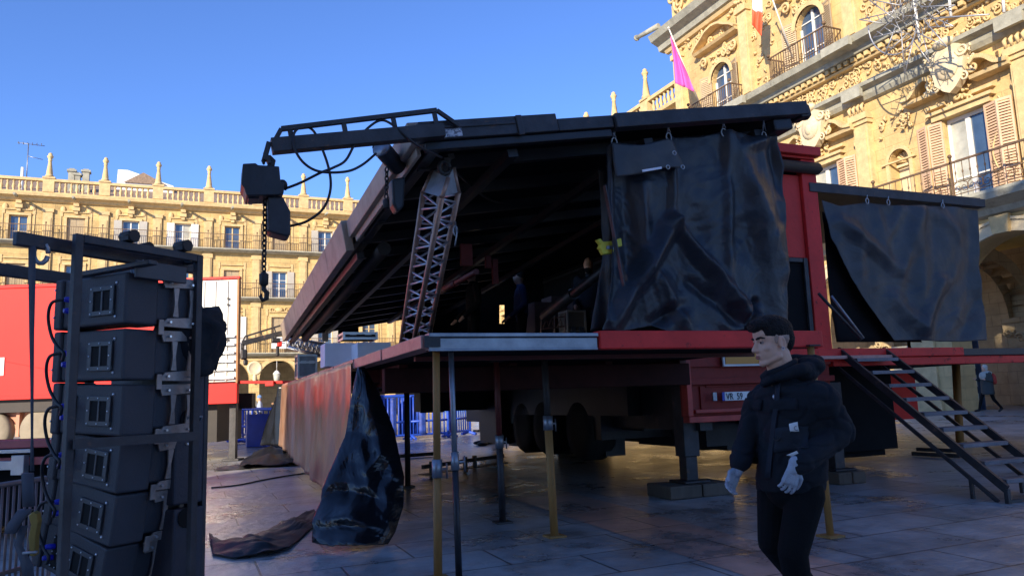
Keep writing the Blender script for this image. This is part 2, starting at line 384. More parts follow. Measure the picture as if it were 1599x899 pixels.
# ------------------------------------------------------------------ buildings round the square
def spiral(mb, s, o, z, r, turns=1.5, th=.05, hand=1, a0=0, n=5):
    k = int(12*turns)
    pts = []
    for i in range(k+1):
        t = i/k; a = a0+hand*2*math.pi*turns*t; q = r*(1-.8*t)
        pts.append((s+q*math.cos(a), o, z+q*math.sin(a)))
    mb.tube(pts, [th*(1-.35*i/k) for i in range(k+1)], n)
def leafy(mb, s0, s1, z0, z1, o, count, th=.06, seed=1, rmax=.3):
    """carved foliage relief: scrolls, stems and bosses scattered over a panel"""
    rg = random.Random(seed)
    for _ in range(count):
        s, z = rg.uniform(s0, s1), rg.uniform(z0, z1); r = rg.uniform(.4, 1)*rmax
        k = rg.random()
        if k < .55: spiral(mb, s, o, z, r, rg.uniform(.8, 1.5), th, rg.choice((-1, 1)), rg.uniform(0, 6.3))
        elif k < .8:
            mb.ell((s, o, z), (r*.55, th*2, r*.38), 7, 5)
        else:
            a = rg.uniform(0, 6.3); mb.tube([(s, o, z), (s+r*.6*math.cos(a), o+th, z+r*.6*math.sin(a)), (s+r*1.2*math.cos(a+.5), o, z+r*1.2*math.sin(a+.5))], [th, th*1.2, th*.4], 5)
def mould(mb, s0, s1, prof):
    """cornice: profile [(out, z)...] closed polygon swept along the wall"""
    n = len(prof)
    mb.add([(s0, o, z) for o, z in prof]+[(s1, o, z) for o, z in prof],
           [list(range(n)), [n+i for i in range(n)][::-1]]+[(i, (i+1) % n, n+(i+1) % n, n+i) for i in range(n)])
def arch_bay(mb, s0, s1, z0, z1, c, r, zs, d0, d1, n=18):
    """pier-arch-pier wall piece with a round-headed opening, thick from out=d0 to out=d1"""
    pts = [(s0, z0), (c-r, z0), (c-r, zs)]+[(c-r*math.cos(math.pi*i/n), zs+r*math.sin(math.pi*i/n)) for i in range(1, n)]+[(c+r, zs), (c+r, z0), (s1, z0), (s1, z1), (s0, z1)]
    # split into left half, right half so that faces stay simple
    half = len(pts)
    top = (c, zs+r)
    L_ = [p for p in pts[:3+n//2]]+[(c, z1), (s0, z1)]
    Rr = [(c, z1)]+pts[2+n//2:-1]
    for q in (L_, Rr):
        k = len(q)
        mb.add([(s, d0, z) for s, z in q]+[(s, d1, z) for s, z in q], [list(range(k)), [k+i for i in range(k)][::-1]]+[(i, (i+1) % k, k+(i+1) % k, k+i) for i in range(k)])
def archivolt(mb, c, zs, r0, r1, d0, d1, n=18):
    for i in range(n):
        a, b = math.pi*i/n, math.pi*(i+1)/n
        q = [(c-r0*math.cos(a), zs+r0*math.sin(a)), (c-r0*math.cos(b), zs+r0*math.sin(b)), (c-r1*math.cos(b), zs+r1*math.sin(b)), (c-r1*math.cos(a), zs+r1*math.sin(a))]
        mb.add([(s, d0, z) for s, z in q]+[(s, d1, z) for s, z in q], [(0, 1, 2, 3), (7, 6, 5, 4), (0, 3, 7, 4), (1, 5, 6, 2)])

def win_parts(root, f, c, z0, z1, wd, kind, seed=0, rec=.22):
    """window: frame with pane and shutters, set in an opening of the wall"""
    w2 = wd/2
    fr = MB(f)
    for a, b in ((c-w2, c-w2+.07), (c+w2-.07, c+w2)): fr.box(a, b, -rec-.04, -rec+.03, z0, z1)
    fr.box(c-w2+.07, c+w2-.07, -rec-.04, -rec+.03, z1-.08, z1); fr.box(c-w2+.07, c+w2-.07, -rec-.04, -rec+.03, z0, z0+.1)
    fr.box(c-.05, c+.05, -rec-.04, -rec+.035, z0+.1, z1-.08)
    for q in (.38, .68): 
        zz = lerp(z0, z1, q); fr.box(c-w2+.07, c-.05, -rec-.03, -rec+.02, zz-.02, zz+.02); fr.box(c+.05, c+w2-.07, -rec-.03, -rec+.02, zz-.02, zz+.02)
    wo = fr.build("window", [S_TRIM, WHITE_W, WHITE_W][kind % 3] if kind < 3 else WHITE_W, root)
    if kind == 3:      # closed shutters
        sh = MB(f); sh.box(c-w2+.02, c-.015, -rec+.045, -rec+.09, z0+.02, z1-.02); sh.box(c+.015, c+w2-.02, -rec+.045, -rec+.09, z0+.02, z1-.02); sh.build("shutter", CREAM_S, wo)
        return
    pn = MB(f); pn.box(c-w2+.05, c-.03, -rec-.02, -rec-.01, z0+.08, z1-.06); pn.build("pane", GLASS, wo)
    pn = MB(f); pn.box(c+.03, c+w2-.05, -rec-.02, -rec-.01, z0+.08, z1-.06); pn.build("pane", CURT if kind == 2 else GLASS, wo)
    if kind in (1, 2):
        for a, b in ((c-w2-.62, c-w2-.03), (c+w2+.03, c+w2+.62)):
            sh = MB(f); sh.box(a, b, .05, .1, z0+.03, z1); sh.build("shutter", WHITE_S if kind == 1 else WHITE_W, wo)

def plain_bays(label, name, f, centres, bay=4.0, seed=0, win=True, full=True, top_only=False):
    """one side of the square: arcade, three balconied floors, cornice, balustrade and pinnacles"""
    root = thing(name, label, "building", f(centres[len(centres)//2], 0, 0))
    s0, s1 = centres[0]-bay/2, centres[-1]+bay/2
    wl = MB(f); tr = MB(f)
    zl = [6.2, 11.0, 15.2]; wz = [(6.35, 9.45), (11.15, 13.5), (15.35, 17.4)]; wd = 1.25
    for k, c in enumerate(centres):
        a, b = c-bay/2, c+bay/2
        if full: arch_bay(wl, a, b, -.3, 5.95, c, 1.6, 4.05, -.9, 0)
        zb = 5.95
        for (z0, z1) in wz:
            wl.box(a, b, -.5, 0, zb, z0); wl.box(a, c-wd/2, -.5, 0, z0, z1); wl.box(c+wd/2, b, -.5, 0, z0, z1); zb = z1
        wl.box(a, b, -.5, 0, zb, 19.1)
    wl.build("wall", S_W, root)
    bk = MB(f)
    bk.box(s0, s1, -9.5, -9.2, -.3, 6); bk.build("arcade_back_wall", S_BASE, root)
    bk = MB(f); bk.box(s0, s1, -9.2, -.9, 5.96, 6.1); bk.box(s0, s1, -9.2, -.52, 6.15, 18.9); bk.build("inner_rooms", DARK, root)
    # trim: pilasters, string courses, window surrounds, consoles, cornice
    for k, c in enumerate(centres+[centres[-1]+bay]):
        e = c-bay/2
        tr.box(e-.34, e+.34, .003, .13, 6.35, 17.75); tr.box(e-.24, e+.24, .13, .17, 6.6, 17.3)
        tr.box(e-.42, e+.42, .003, .2, 17.75, 18.05); tr.box(e-.42, e+.42, .003, .2, 10.3, 10.7); tr.box(e-.42, e+.42, .003, .2, 14.5, 14.85)
    for c in centres:
        for z0, z1 in wz:
            for q in (-1, 1): tr.box(c+q*(wd/2+.13)-.1, c+q*(wd/2+.13)+.1, .003, .07, z0, z1)
            tr.box(c-wd/2-.23, c+wd/2+.23, .003, .1, z1, z1+.2); tr.box(c-wd/2-.5, c-wd/2-.42, .003, .05, z0+.1, z1+.1); tr.box(c+wd/2+.42, c+wd/2+.5, .003, .05, z0+.1, z1+.1)
            tr.box(c-.9, c+.9, .003, .12, z1+.42, z1+.5)
            tr.box(c-1.15, c-.95, .003, .05, z1+.1, z1+.7); tr.box(c+.95, c+1.15, .003, .05, z1+.1, z1+.7)
        tr.box(c-.26, c+.26, .003, .3, 17.95, 18.3); tr.box(c-.2, c+.2, .003, .42, 18.3, 18.55); tr.box(c-.13, c+.13, .003, .2, 17.7, 17.95)
        tr.ell((c-.95, .05, 18.05), (.2, .06, .28), 8, 6); tr.ell((c+.95, .05, 18.05), (.2, .06, .28), 8, 6)
        if full:
            archivolt(tr, c, 4.05, 1.6, 1.95, .003, .08); tr.ell((c, .1, 10.1), (.35, .1, .22), 8, 6); 
            for q in (-.6, .6): spiral(tr, c+q, .06, 10.1, .25, 1.2, .05, 1 if q > 0 else -1)
    mould(tr, s0-.3, s1+.3, [(0.004, 18.55), (.2, 18.6), (.35, 18.8), (.75, 18.9), (.8, 19.12), (0.004, 19.12)])
    mould(tr, s0-.1, s1+.1, [(0.004, 5.6), (.1, 5.62), (.15, 5.85), (0.004, 5.9)])
    tr.build("stone_trim", S_TRIM, root)
    # balustrade with pinnacles
    bl = MB(f)
    bl.box(s0, s1, .12, .5, 19.125, 19.3); bl.box(s0, s1, .1, .52, 20.2, 20.42)
    for c in centres:
        for i in range(7):
            s = c-1.23+i*.41; q = f(s, .31, 0)
            g = MB(); g.lathe([(.1, 0), (.1, .06), (.06, .12), (.13, .35), (.06, .68), (.1, .78), (.1, .9)], (0, 0, 0), 6)
            bl.add([(s+p[0], .31+p[1], 19.3+p[2]) for p in g.v], g.F, True)
    for k, c in enumerate(centres+[centres[-1]+bay]):
        e = c-bay/2; bl.box(e-.4, e+.4, .06, .56, 19.3, 20.2); bl.box(e-.45, e+.45, .02, .6, 20.42, 20.56)
    bl.build("balustrade", S_TRIM, root)
    for k, c in enumerate(centres+[centres[-1]+bay]):
        e = c-bay/2
        p = MB(f); p.lathe([(.32, 20.56), (.32, 20.7), (.24, 20.78), (.25, 20.85), (.12, 21.9), (.17, 21.98), (.12, 22.05), (.2, 22.2), (.24, 22.32), (.14, 22.45), (.16, 22.52), (.05, 22.62)], (e, .31, 0), 8)
        p.build("pinnacle", S_TRIM, root)
    # spouts
    for c in centres:
        p = MB(f); p.tube([(c-.1, .7, 18.78), (c-.1, 1.75, 18.72)], [.13, .1], 7); p.build("water_spout", S_GREY, root)
    # balconies: slab and iron railing of each floor
    if not top_only:
        for zf in zl:
            b = MB(f); mould(b, s0, s1, [(.004, zf-.2), (.5, zf-.16), (.72, zf-.02), (.8, zf), (.8, zf+.1), (.004, zf+.1)])
            bo = b.build("balcony", S_GREY, root)
            r = MB(f); r.box(s0, s1, .7, .74, zf+1.3, zf+1.35); r.box(s0, s1, .71, .73, zf+.2, zf+.22); n = int((s1-s0)/.16)
            for i in range(n+1):
                s = s0+.02+i*.16; r.box(s-.011, s+.011, .708, .732, zf+.1, zf+1.3)
            for c in centres: r.box(c-bay/2-.03, c-bay/2+.03, .69, .75, zf+.1, zf+1.5); r.ell((c-bay/2, .72, zf+1.56), (.07, .07, .07), 6, 4)
            r.build("railing", IRON_P, bo)
    r = MB(f)
    r.add([(s0, -.6, 19.3), (s1, -.6, 19.3), (s1, -9, 22.7), (s0, -9, 22.7)], [(0, 1, 2, 3)]); r.add([(s0, -9, 22.7), (s1, -9, 22.7), (s1, -17, 19.3), (s0, -17, 19.3)], [(0, 1, 2, 3)])
    r.build("tiled_roof", TILE, root)
    if win:
        rg = random.Random(seed)
        pat = {2: [0, 0, 3, 1, 2, 1, 3, 0]}
        for k, c in enumerate(centres):
            for fl, (z0, z1) in enumerate(wz):
                kind = [[3, 1, 0, 3, 1, 3, 2][k % 7], [1, 0, 3, 0, 2, 0, 3, 1, 0][k % 9], [1, 0, 0, 3, 1, 2, 0, 3][k % 8]][fl]
                win_parts(root, f, c, z0, z1, wd, kind, seed+k)
    return root

def slats(g, s, o, ds, do, z0, z1, th=.04, pitch=.1):
    """louvred shutter leaf: two stiles, three rails and tilted slats"""
    L = math.hypot(ds, do); ux, uo = ds/L, do/L; nx, no = -uo*(1 if ds > 0 else -1), ux*(1 if ds > 0 else -1)
    def P(a, n, z): return (s+ux*a+nx*n, o+uo*a+no*n, z)
    def bx(a0, a1, n0, n1, za, zb): g.add([P(a, n, z) for z in (za, zb) for n in (n0, n1) for a in (a0, a1)], [(0, 2, 3, 1), (4, 5, 7, 6), (0, 1, 5, 4), (2, 6, 7, 3), (0, 4, 6, 2), (1, 3, 7, 5)])
    bx(0, .07, 0, th, z0, z1); bx(L-.07, L, 0, th, z0, z1)
    zm = lerp(z0, z1, .42)
    for a, b in ((z0, z0+.12), (zm, zm+.12), (z1-.1, z1)): bx(.07, L-.07, 0, th, a, b)
    for a, b in ((z0+.12, zm), (zm+.12, z1-.1)):
        n = int((b-a)/pitch)
        for i in range(n):
            z = a+(i+.1)*(b-a)/n; h = pitch*.75
            g.add([P(.07, th, z), P(L-.07, th, z), P(L-.07, .0, z+h), P(.07, .0, z+h), P(.07, th-.012, z), P(L-.07, th-.012, z), P(L-.07, -.012, z+h), P(.07, -.012, z+h)], [(0, 1, 2, 3), (7, 6, 5, 4), (0, 4, 5, 1), (2, 6, 7, 3), (0, 3, 7, 4), (1, 5, 6, 2)])

# far (west) side
FW = lambda s, o, z: (s, 70-o, z)
cw = [-20.3+4.0*i for i in range(12)]
west = plain_bays("golden stone arcaded building with three balconied floors and a row of pinnacles, across the square", "arcaded_building", FW, cw, seed=3)
for c in cw[5:9]:
    md = MB(FW); md.lathe([(.62, 0), (.62, .1), (.5, .16), (.45, .1), (.01, .12)], (c-2, .004, 5.0), 20, ax=(0, 1, 0)); md.ell((c-2, .1, 4.1), (.16, .1, .5), 8, 6); md.build("medallion", S_PALE, west)
# what rises above its roof
ch = MB()
for px, y0, y1, r in ((112, 285, 264, .26), (121, 285, 270, .22), (134, 286, 265, .26)):
    p = P_Y(px, y0, 74); q = P_Y(px, y1, 74); g = MB()
    g.box(p.x-r, p.x+r, 73.7, 74.3, p.z-1.5, q.z-.3); g.box(p.x-r-.1, p.x+r+.1, 73.6, 74.4, q.z-.3, q.z-.12); g.box(p.x-r+.05, p.x+r-.05, 73.75, 74.25, q.z-.12, q.z)
    g.build("chimney", S_GREY, west)
p = P_Y(34, 285, 73); g = MB(); g.tube([(p.x, 73, p.z-1.5), (p.x, 73, p.z+1.3)], .12, 8); g.build("vent_pipe", WHITE, west)
a, b, c_, d = [P_Y(*q, 77) for q in ((180, 300), (188, 265), (262, 290), (262, 300))]
g = MB(); g.prism([(a.x, 77, a.z-1), (b.x-.2, 77, b.z), (b.x+.6, 77, b.z+.02), (c_.x+.5, 77, c_.z), (c_.x+.5, 77, a.z-1)], (0, 0, 0), (0, 5, 0)); g.build("white_gable", WHITE, west)
e = P_Y(218, 283, 76.9); g = MB(); g.prism([(e.x-1.3, 76.95, e.z-.2), (e.x+.3, 76.95, e.z+.85), (e.x+2.3, 76.95, e.z-.2)], (0, 0, 0), (0, -.1, 0)); g.build("dormer", TILE, west)
p = P_Y(41, 285, 73); t_ = P_Y(41, 224, 73)
an = thing("aerial", "thin rooftop television aerial with crossbars above the far balustrade", "aerial", (p.x, 73, 20.5))
g = MB(); g.tube([(p.x, 73, 20.5), (p.x, 73, t_.z)], .045, 6)
g.build("mast", GREY_M, an); g = MB(); g.tube([(p.x-.8, 73, t_.z), (p.x+1.2, 73, t_.z-.1)], .03, 5); g.tube([(p.x, 73, t_.z-1.1), (p.x+1.1, 73, t_.z-1.3)], .03, 5)
for i in range(6): g.tube([(p.x-.7+i*.33, 73-.3, t_.z), (p.x-.7+i*.33, 73.3, t_.z-.02)], .02, 4); g.tube([(p.x-.7+i*.33, 73, t_.z-.12), (p.x-.7+i*.33, 73, t_.z+.12)], .02, 4)
g.build("crossbars", GREY_M, an)
# lantern in the middle arch
lp = P_Y(432, 588, 69.2)
ln = thing("arcade_lantern", "pale glass lantern hanging in the arch beside the red trailer", "lantern", lp)
g = MB(); g.lathe([(.02, .55), (.14, .5), (.3, .28), (.33, .24)], lp, 8); g.tube([lp+V3((0, 0, .5)), lp+V3((0, 0, 1.35))], .02, 5); g.build("cap", WHITE, ln)
g = MB(); g.lathe([(.31, .24), (.2, -.42), (.1, -.5)], lp, 8); g.build("glass_body", CURT, ln)
# white notice on the first-floor railing
a, b = P_Y(424, 526, 69.15), P_Y(447, 544, 69.15)
sg = thing("notice_board", "white notice hung on the first floor balcony above the arch", "notice", ((a.x+b.x)/2, 69.1, b.z))
g = MB(); g.box(a.x, b.x, 69.1, 69.16, b.z, a.z); g.build("board", WHITE, sg)
g = MB()
for i in range(3): g.box(a.x+.5, b.x-.12, 69.08, 69.097, a.z-.22-.17*i, a.z-.14-.17*i)
g.build("printed_lines", GREY_M, sg)

# north side beyond the town hall
FN = lambda s, o, z: (27.6-o, s, z)
north = plain_bays("sunlit arcaded building with pinnacles, between the town hall and the far corner", "arcaded_building", FN, [38.2+4*i for i in range(8)], seed=9, win=False, top_only=True)
# south side, behind the photographer: it throws the shade over the near half of the square
FS = lambda s, o, z: (s, -8+o, z*22/20.5)
south = plain_bays("arcaded building standing behind the photographer in its own shade", "arcaded_building", FS, [-26.5+4*i for i in range(7)], seed=12, win=False, top_only=True)

# ------------------------------------------------------------------ town hall
HX = 26.5
FH = lambda s, o, z: (HX-o, s, z)
def town_hall():
    root = thing("town_hall", "ornate golden town hall front with carved cornices, shutters and balconies", "building", (HX, 18.5, gz(HX, 18.5)))
    C5 = [4.8, 11.65, 18.5, 25.35, 31.75]; E = 35.8; S0 = 1.4
    bounds = [S0, 8.2, 15.1, 21.95, 28.6, E]
    wl = MB(FH); tr = MB(FH); gr = MB(FH); rf = MB(FH); pl = MB(FH)
    # walls with openings
    for k, c in enumerate(C5):
        a, b = bounds[k], bounds[k+1]
        arch_bay(wl, a, b, 0, 7.35, c-1.0 if k < 4 else c-.6, 2.55, 4.2, -1.1, 0, 24)
        w1 = 1.65 if k < 4 else 1.5
        wl.box(a, b, -.6, 0, 7.35, 8.12); wl.box(a, c-w1/2, -.6, 0, 8.12, 11.5); (arch_bay(wl, c+w1/2, b, 8.12, 11.5, b-.55, .47, 10.55, -.6, 0, 12) if k < 4 else wl.box(c+w1/2, b, -.6, 0, 8.12, 11.5)); wl.box(a, b, -.6, 0, 11.5, 16.1)
        arch_bay(wl, a, b, 16.1, 21.6, c, .8, 18.4, -.6, 0, 10)
    wl.box(S0, E, -.6, 0, 21.6, 26.5)
    wl.box(S0, E, -9, -.62, 21.7, 26)
    wl.add([(E, -9, 0), (E, -.6, 0), (E, -.6, 26.5), (E, -9, 26.5)], [(0, 1, 2, 3)])
    wl.build("wall", S_H, root)
    # arcade interior: yellow plaster vault ribs, back wall with shop openings
    v = MB(FH)
    v.box(S0, E, -6.4, -6.2, 0, 7.3); v.build("arcade_back_wall", S_BASE, root)
    v = MB(FH); v.box(S0, E, -6.2, -1.12, 7.2, 7.32); v.build("vault", PLASTER_Y, root)
    for k, e in enumerate([q-.65 for q in bounds[1:-1]]):
        v = MB(FH)
        c = -3.65
        # transverse arch between piers and back wall
        n = 14; r = 2.3; zs = 4.2
        for i in range(n):
            a, b = math.pi*i/n, math.pi*(i+1)/n
            q = [(c-r*math.cos(a), zs+r*math.sin(a)), (c-r*math.cos(b), zs+r*math.sin(b)), (c-(r+.55)*math.cos(b), zs+(r+.55)*math.sin(b)), (c-(r+.55)*math.cos(a), zs+(r+.55)*math.sin(a))]
            v.add([(e-.45, o, z) for o, z in q]+[(e+.45, o, z) for o, z in q], [(0, 1, 2, 3), (7, 6, 5, 4), (0, 3, 7, 4), (1, 5, 6, 2)])
        v.box(e-.55, e+.55, -6.2, -5.6, 0, 4.0); v.box(e-.65, e+.65, -6.2, -5.5, 4.0, 4.2)
        spiral(v, e-.25, -5.45, 3.35, .22, 1.4, .05); spiral(v, e+.25, -5.45, 3.6, .2, 1.4, .05, -1); v.box(e-.4, e+.4, -5.595, -5.5, .6, 2.9)
        v.build('transverse_arch', S_BASE, root)
    # arcade face: archivolts, imposts, pier panels
    for k, c in enumerate(C5):
        cc = c-1.0 if k < 4 else c-.6
        archivolt(pl, cc, 4.2, 2.55, 2.95, .004, .12, 24); archivolt(pl, cc, 4.2, 2.95, 3.05, .004, .2, 24)
        tr.prism([(cc-.28, 0, 6.7), (cc+.28, 0, 6.7), (cc+.36, 0, 7.34), (cc-.36, 0, 7.34)], (0, .125, 0), (0, .3, 0))
    for e in bounds:
        pl.box(e-1.35, e-.05, .004, .14, 3.95, 4.2); tr.box(e-1.2, e-.2, .004, .09, .9, 3.8); tr.box(e-1.3, e-.1, .004, .14, .3, .9)
    mould(gr, S0, E, [(.004, 7.35), (.3, 7.42), (.45, 7.6), (1.15, 7.78), (1.25, 7.98), (.004, 7.98)])
    # first floor balcony slab and rail
    rl = MB(FH)
    slab = MB(FH); mould(slab, S0, E, [(.004, 7.985), (1.2, 7.985), (1.2, 8.1), (.004, 8.1)]); bo = slab.build("balcony", S_GREY, root)
    rl.box(S0, E, 1.06, 1.13, 9.4, 9.47); rl.box(S0, E, 1.08, 1.11, 8.22, 8.25); rl.box(S0, E, 1.08, 1.11, 8.66, 8.69)
    n = int((E-S0)/.28)
    for i in range(n):
        s = S0+.1+i*.28; rl.tube([(s, 1.095, 8.69), (s, 1.095, 8.95), (s, 1.095, 9.02), (s, 1.095, 9.1), (s, 1.095, 9.4)], [.014, .014, .035, .014, .014], 5)
        spiral(rl, s, 1.095, 8.45, .2, 1.3, .018, 1 if i % 2 else -1, 1.5, 4)
    for i in range(int((E-S0)/3.4)): s = S0+.05+i*3.4; rl.box(s-.03, s+.03, 1.06, 1.13, 8.1, 9.6); rl.ell((s, 1.095, 9.68), (.08, .08, .08), 8, 6)
    rl.build("railing", IRON_P, bo)
    # first floor windows with pediments and coats of arms
    for k, c in enumerate(C5):
        w1 = 1.65 if k < 4 else 1.5
        z0, z1 = 8.12, 11.5; h = w1/2
        fr = MB(FH)
        for a, b in ((c-h, c-h+.1), (c+h-.1, c+h)): fr.box(a, b, -.3, -.2, z0, z1)
        fr.box(c-h+.1, c+h-.1, -.3, -.2, z1-.14, z1); fr.box(c-.09, c+.09, -.3, -.19, z0+.1, z1-.14); fr.box(c-h+.1, c+h-.1, -.3, -.2, z0, z0+.1); fr.box(c-h+.1, c+h-.1, -.29, -.21, z0+1.0, z0+1.06)
        wo = fr.build("window", WHITE_W, root)
        for q, mt in ((-1, GLASS), (1, CURT)):
            pn = MB(FH); a, b = sorted((c+q*.07, c+q*(h-.08))); pn.box(a, b, -.27, -.26, z0+.08, z1-.1); pn.build("pane", mt, wo)
        for q in (-1, 1):
            for leaf, (o0, ang) in enumerate(((.06, .35), (.3, 1.1))):
                base = c+q*(h+.02) + (q*.55 if leaf else 0)
                sh = MB(FH); ds = q*math.cos(ang)*.58; do = math.sin(ang)*.3
                o_ = .05 if leaf == 0 else .05+.18
                if leaf == 1: ds, do = q*.5, -.14
                slats(sh, base, o_, ds, do, z0+.05, z1-.05); sh.build("shutter", BROWN_S, wo)
        for q in (-1, 1): tr.box(c+q*(h+.18)-.16, c+q*(h+.18)+.16, .004, .045, z0, z1)
        tr.box(c-h-.35, c+h+.35, .004, .2, z1, z1+.22); tr.box(c-h-.5, c+h+.5, .004, .32, z1+.22, z1+.34)
        leafy(rf, c-.5, c+.5, z1+.42, z1+.85, .12, 10, .06, k+3, .2); [tr.box(c+q*.95-.4, c+q*.95+.4, .004, .22, z1+.5, z1+.62) for q in (-1, 1)]
        # split scrolled pediment
        pz = 12.42
        mould(tr, c-2.15, c-.7, [(.004, pz), (.45, pz+.03), (.5, pz+.16), (.004, pz+.2)]); mould(tr, c+.7, c+2.15, [(.004, pz), (.45, pz+.03), (.5, pz+.16), (.004, pz+.2)])
        for q in (-1, 1):
            pts = [(c+q*2.15, .3, pz+.22), (c+q*1.75, .3, pz+.3), (c+q*1.4, .3, pz+.62), (c+q*1.05, .3, pz+.75), (c+q*.8, .3, pz+.6)]
            pts = spline(pts, 5); 
            for p0, p1 in zip(pts, pts[1:]): tr.bar(p0, p1, .55, .15, (0, 0, 1))
            spiral(tr, c+q*.85, .42, pz+.45, .22, 1.6, .06, q, 1.6); leafy(rf, c+q*2.3-.25, c+q*2.3+.25, pz-.7, pz+.05, .14, 10, .05, k*5+int(q), .2)
        ca = MB(FH)   # coat of arms
        out_ = [(-.62, .0), (-.75, .45), (-.55, .8), (-.25, .95), (0, 1.1), (.25, .95), (.55, .8), (.75, .45), (.62, 0), (.55, -.45), (.25, -.75), (0, -.9), (-.25, -.75), (-.55, -.45)]
        ca.prism([(c+s, 0, 13.1+z) for s, z in out_], (0, .25, 0), (0, .6, 0)); ca.ell((c, .6, 13.25), (.5, .16, .55), 14, 8)
        for q in (-1, 1): spiral(ca, c+q*.66, .6, 13.62, .24, 1.4, .055, q); spiral(ca, c+q*.58, .55, 12.62, .2, 1.4, .05, -q); leafy(ca, c+q*.75-.25, c+q*.75+.25, 12.6, 13.9, .45, 9, .045, k*7+int(q), .16)
        ca.ell((c, .62, 14.15), (.45, .22, .2), 12, 6); ca.ell((c, .66, 13.15), (.22, .16, .3), 10, 6)
        ca.build("coat_of_arms", S_PALE, root)
        # upper windows
        z0, z1 = 16.2, 19.2
        fr = MB(FH)
        for a, b in ((c-.8, c-.7), (c+.7, c+.8)): fr.box(a, b, -.3, -.2, z0, 18.4)
        fr.box(c-.06, c+.06, -.3, -.19, z0+.1, 19.1); fr.box(c-.7, c+.7, -.3, -.2, z0, z0+.1)
        for zz in (17.2, 18.0, 18.6): fr.box(c-.72, c-.06, -.29, -.21, zz, zz+.05); fr.box(c+.06, c+.72, -.29, -.21, zz, zz+.05)
        wo = fr.build("window", WHITE_W, root)
        pn = MB(FH); pn.box(c-.8, c+.8, -.27, -.26, z0, 19.2); pn.build("pane", GLASS, wo)
        for q in (-1, 1):
            sh = MB(FH); bs = c+q*.82; slats(sh, bs, .05, q*.72, .23, z0, 18.85); sh.build("shutter", CREAM_S, wo)
        archivolt(tr, c, 18.4, .8, 1.05, .004, .14, 12)
        pz = 20.25
        mould(tr, c-1.8, c+1.8, [(.004, pz), (.4, pz+.03), (.5, pz+.15), (.004, pz+.2)])
        for q in (-1, 1):
            pts = spline([(c+q*1.8, .3, pz+.2), (c+q*1.5, .3, pz+.45), (c+q*1.0, .3, pz+.7), (c+q*.55, .3, pz+.95), (c, .3, pz+1.05)], 4)
            for p0, p1 in zip(pts, pts[1:]): tr.bar(p0, p1, .5, .12)
            spiral(rf, c+q*1.25, .18, 19.7, .3, 1.4, .09, q)
        leafy(rf, c-1.0, c+1.0, 19.4, 20.1, .1, 14, .07, k+33, .25); leafy(rf, c-1.0, c+1.0, pz+.3, pz+.7, .1, 8, .07, k+43, .22)
    # pilasters, niches, reliefs between the bays
    for k, e in enumerate(bounds):
        for s in ([e+.95] if k < 5 else [e-.5]):
            tr.box(s-.36, s+.36, .004, .28, 8.12, 12.55); tr.box(s-.27, s+.27, .28, .33, 8.6, 12.2); tr.box(s-.44, s+.44, .004, .36, 12.55, 12.72); tr.box(s-.48, s+.48, .004, .44, 12.72, 13.0)
            for q in (-.33, -.11, .11, .33): rf.tube([(s+q, .4, 13.0), (s+q, .48, 13.25), (s+q, .36, 13.38)], [.06, .075, .05], 6)
            tr.box(s-.36, s+.36, .004, .28, 16.15, 21.0); tr.box(s-.26, s+.26, .28, .33, 16.6, 20.6); tr.box(s-.44, s+.44, .004, .4, 21.0, 21.3); leafy(rf, s-.35, s+.35, 21.3, 21.75, .25, 9, .09, k+60, .2)
        if 0 < k < 5:
            s = e-.55
            archivolt(tr, s, 10.55, .47, .62, .004, .08, 14); tr.box(s-.62, s-.47, .004, .08, 8.3, 10.55); tr.box(s+.47, s+.62, .004, .08, 8.3, 10.55); tr.box(s-.8, s+.8, .004, .12, 10.5, 10.56)
            pl.box(s-.6, s+.6, -.56, -.5, 8.12, 11.2); pl.box(s-.47, s+.47, -.5, -.38, 10.4, 10.5)
            for i in range(7): a = math.pi*(i+.5)/7; tr.tube([(s, -.42, 10.55), (s-.4*math.cos(a), -.3, 10.55+.4*math.sin(a))], [.02, .075], 6)
            leafy(rf, e-.9, e+.5, 16.5, 20.8, .05, 34, .05, k+80, .25)
            leafy(rf, e-.9, e+.2, 11.6, 12.6, .06, 8, .06, k+90, .2)
            gs = e+2.1; rf.tube(spline([(gs, .1, 8.6), (gs+.3, .12, 9.6), (gs-.05, .1, 10.6), (gs-.4, .12, 11.3)], 5), .032, 5)
            leafy(rf, gs-.4, gs+.35, 8.8, 11.6, .08, 16, .03, k+99, .14)
    # grey lower cornice, carved frieze, dentils, grey upper cornice
    segs = []
    for k in range(5):
        a, b = bounds[k], bounds[k+1]; segs.append((a, b, 0))
        gr.box(a+.45 if k else a, a+1.45, .5, .68, 13.62, 14.08)
    mould(gr, S0, E+.4, [(.004, 13.5), (.18, 13.55), (.3, 13.72), (.34, 13.9), (.62, 14.0), (.66, 14.15), (.004, 14.15)])
    leafy(rf, S0+8, E, 14.28, 15.18, .06, 420, .042, 5, .24)
    mould(tr, S0, E+.3, [(.004, 15.2), (.25, 15.22), (.3, 15.3), (.004, 15.34)])
    for i in range(int((E-S0)/.36)):
        s = S0+.1+i*.36; tr.box(s, s+.2, .004, .42, 15.34, 15.52)
    mould(gr, S0, E+.9, [(.004, 15.52), (.5, 15.56), (.6, 15.75), (1.0, 15.85), (1.12, 16.1), (.004, 16.14)])
    for k, e in enumerate(bounds[1:-1]): gr.box(e+.2, e+1.7, 1.1, 1.32, 15.7, 16.08)
    # roof cornice and parapet
    mould(gr, S0, E+1.0, [(.004, 22.0), (.4, 22.05), (.5, 22.35), (.95, 22.55), (1.15, 22.9), (.004, 22.95)])
    mould(tr, S0, E+.6, [(.004, 21.75), (.2, 21.77), (.3, 21.95), (.004, 21.99)])
    leafy(rf, 20, E, 23.2, 25.5, .1, 110, .1, 11, .5)
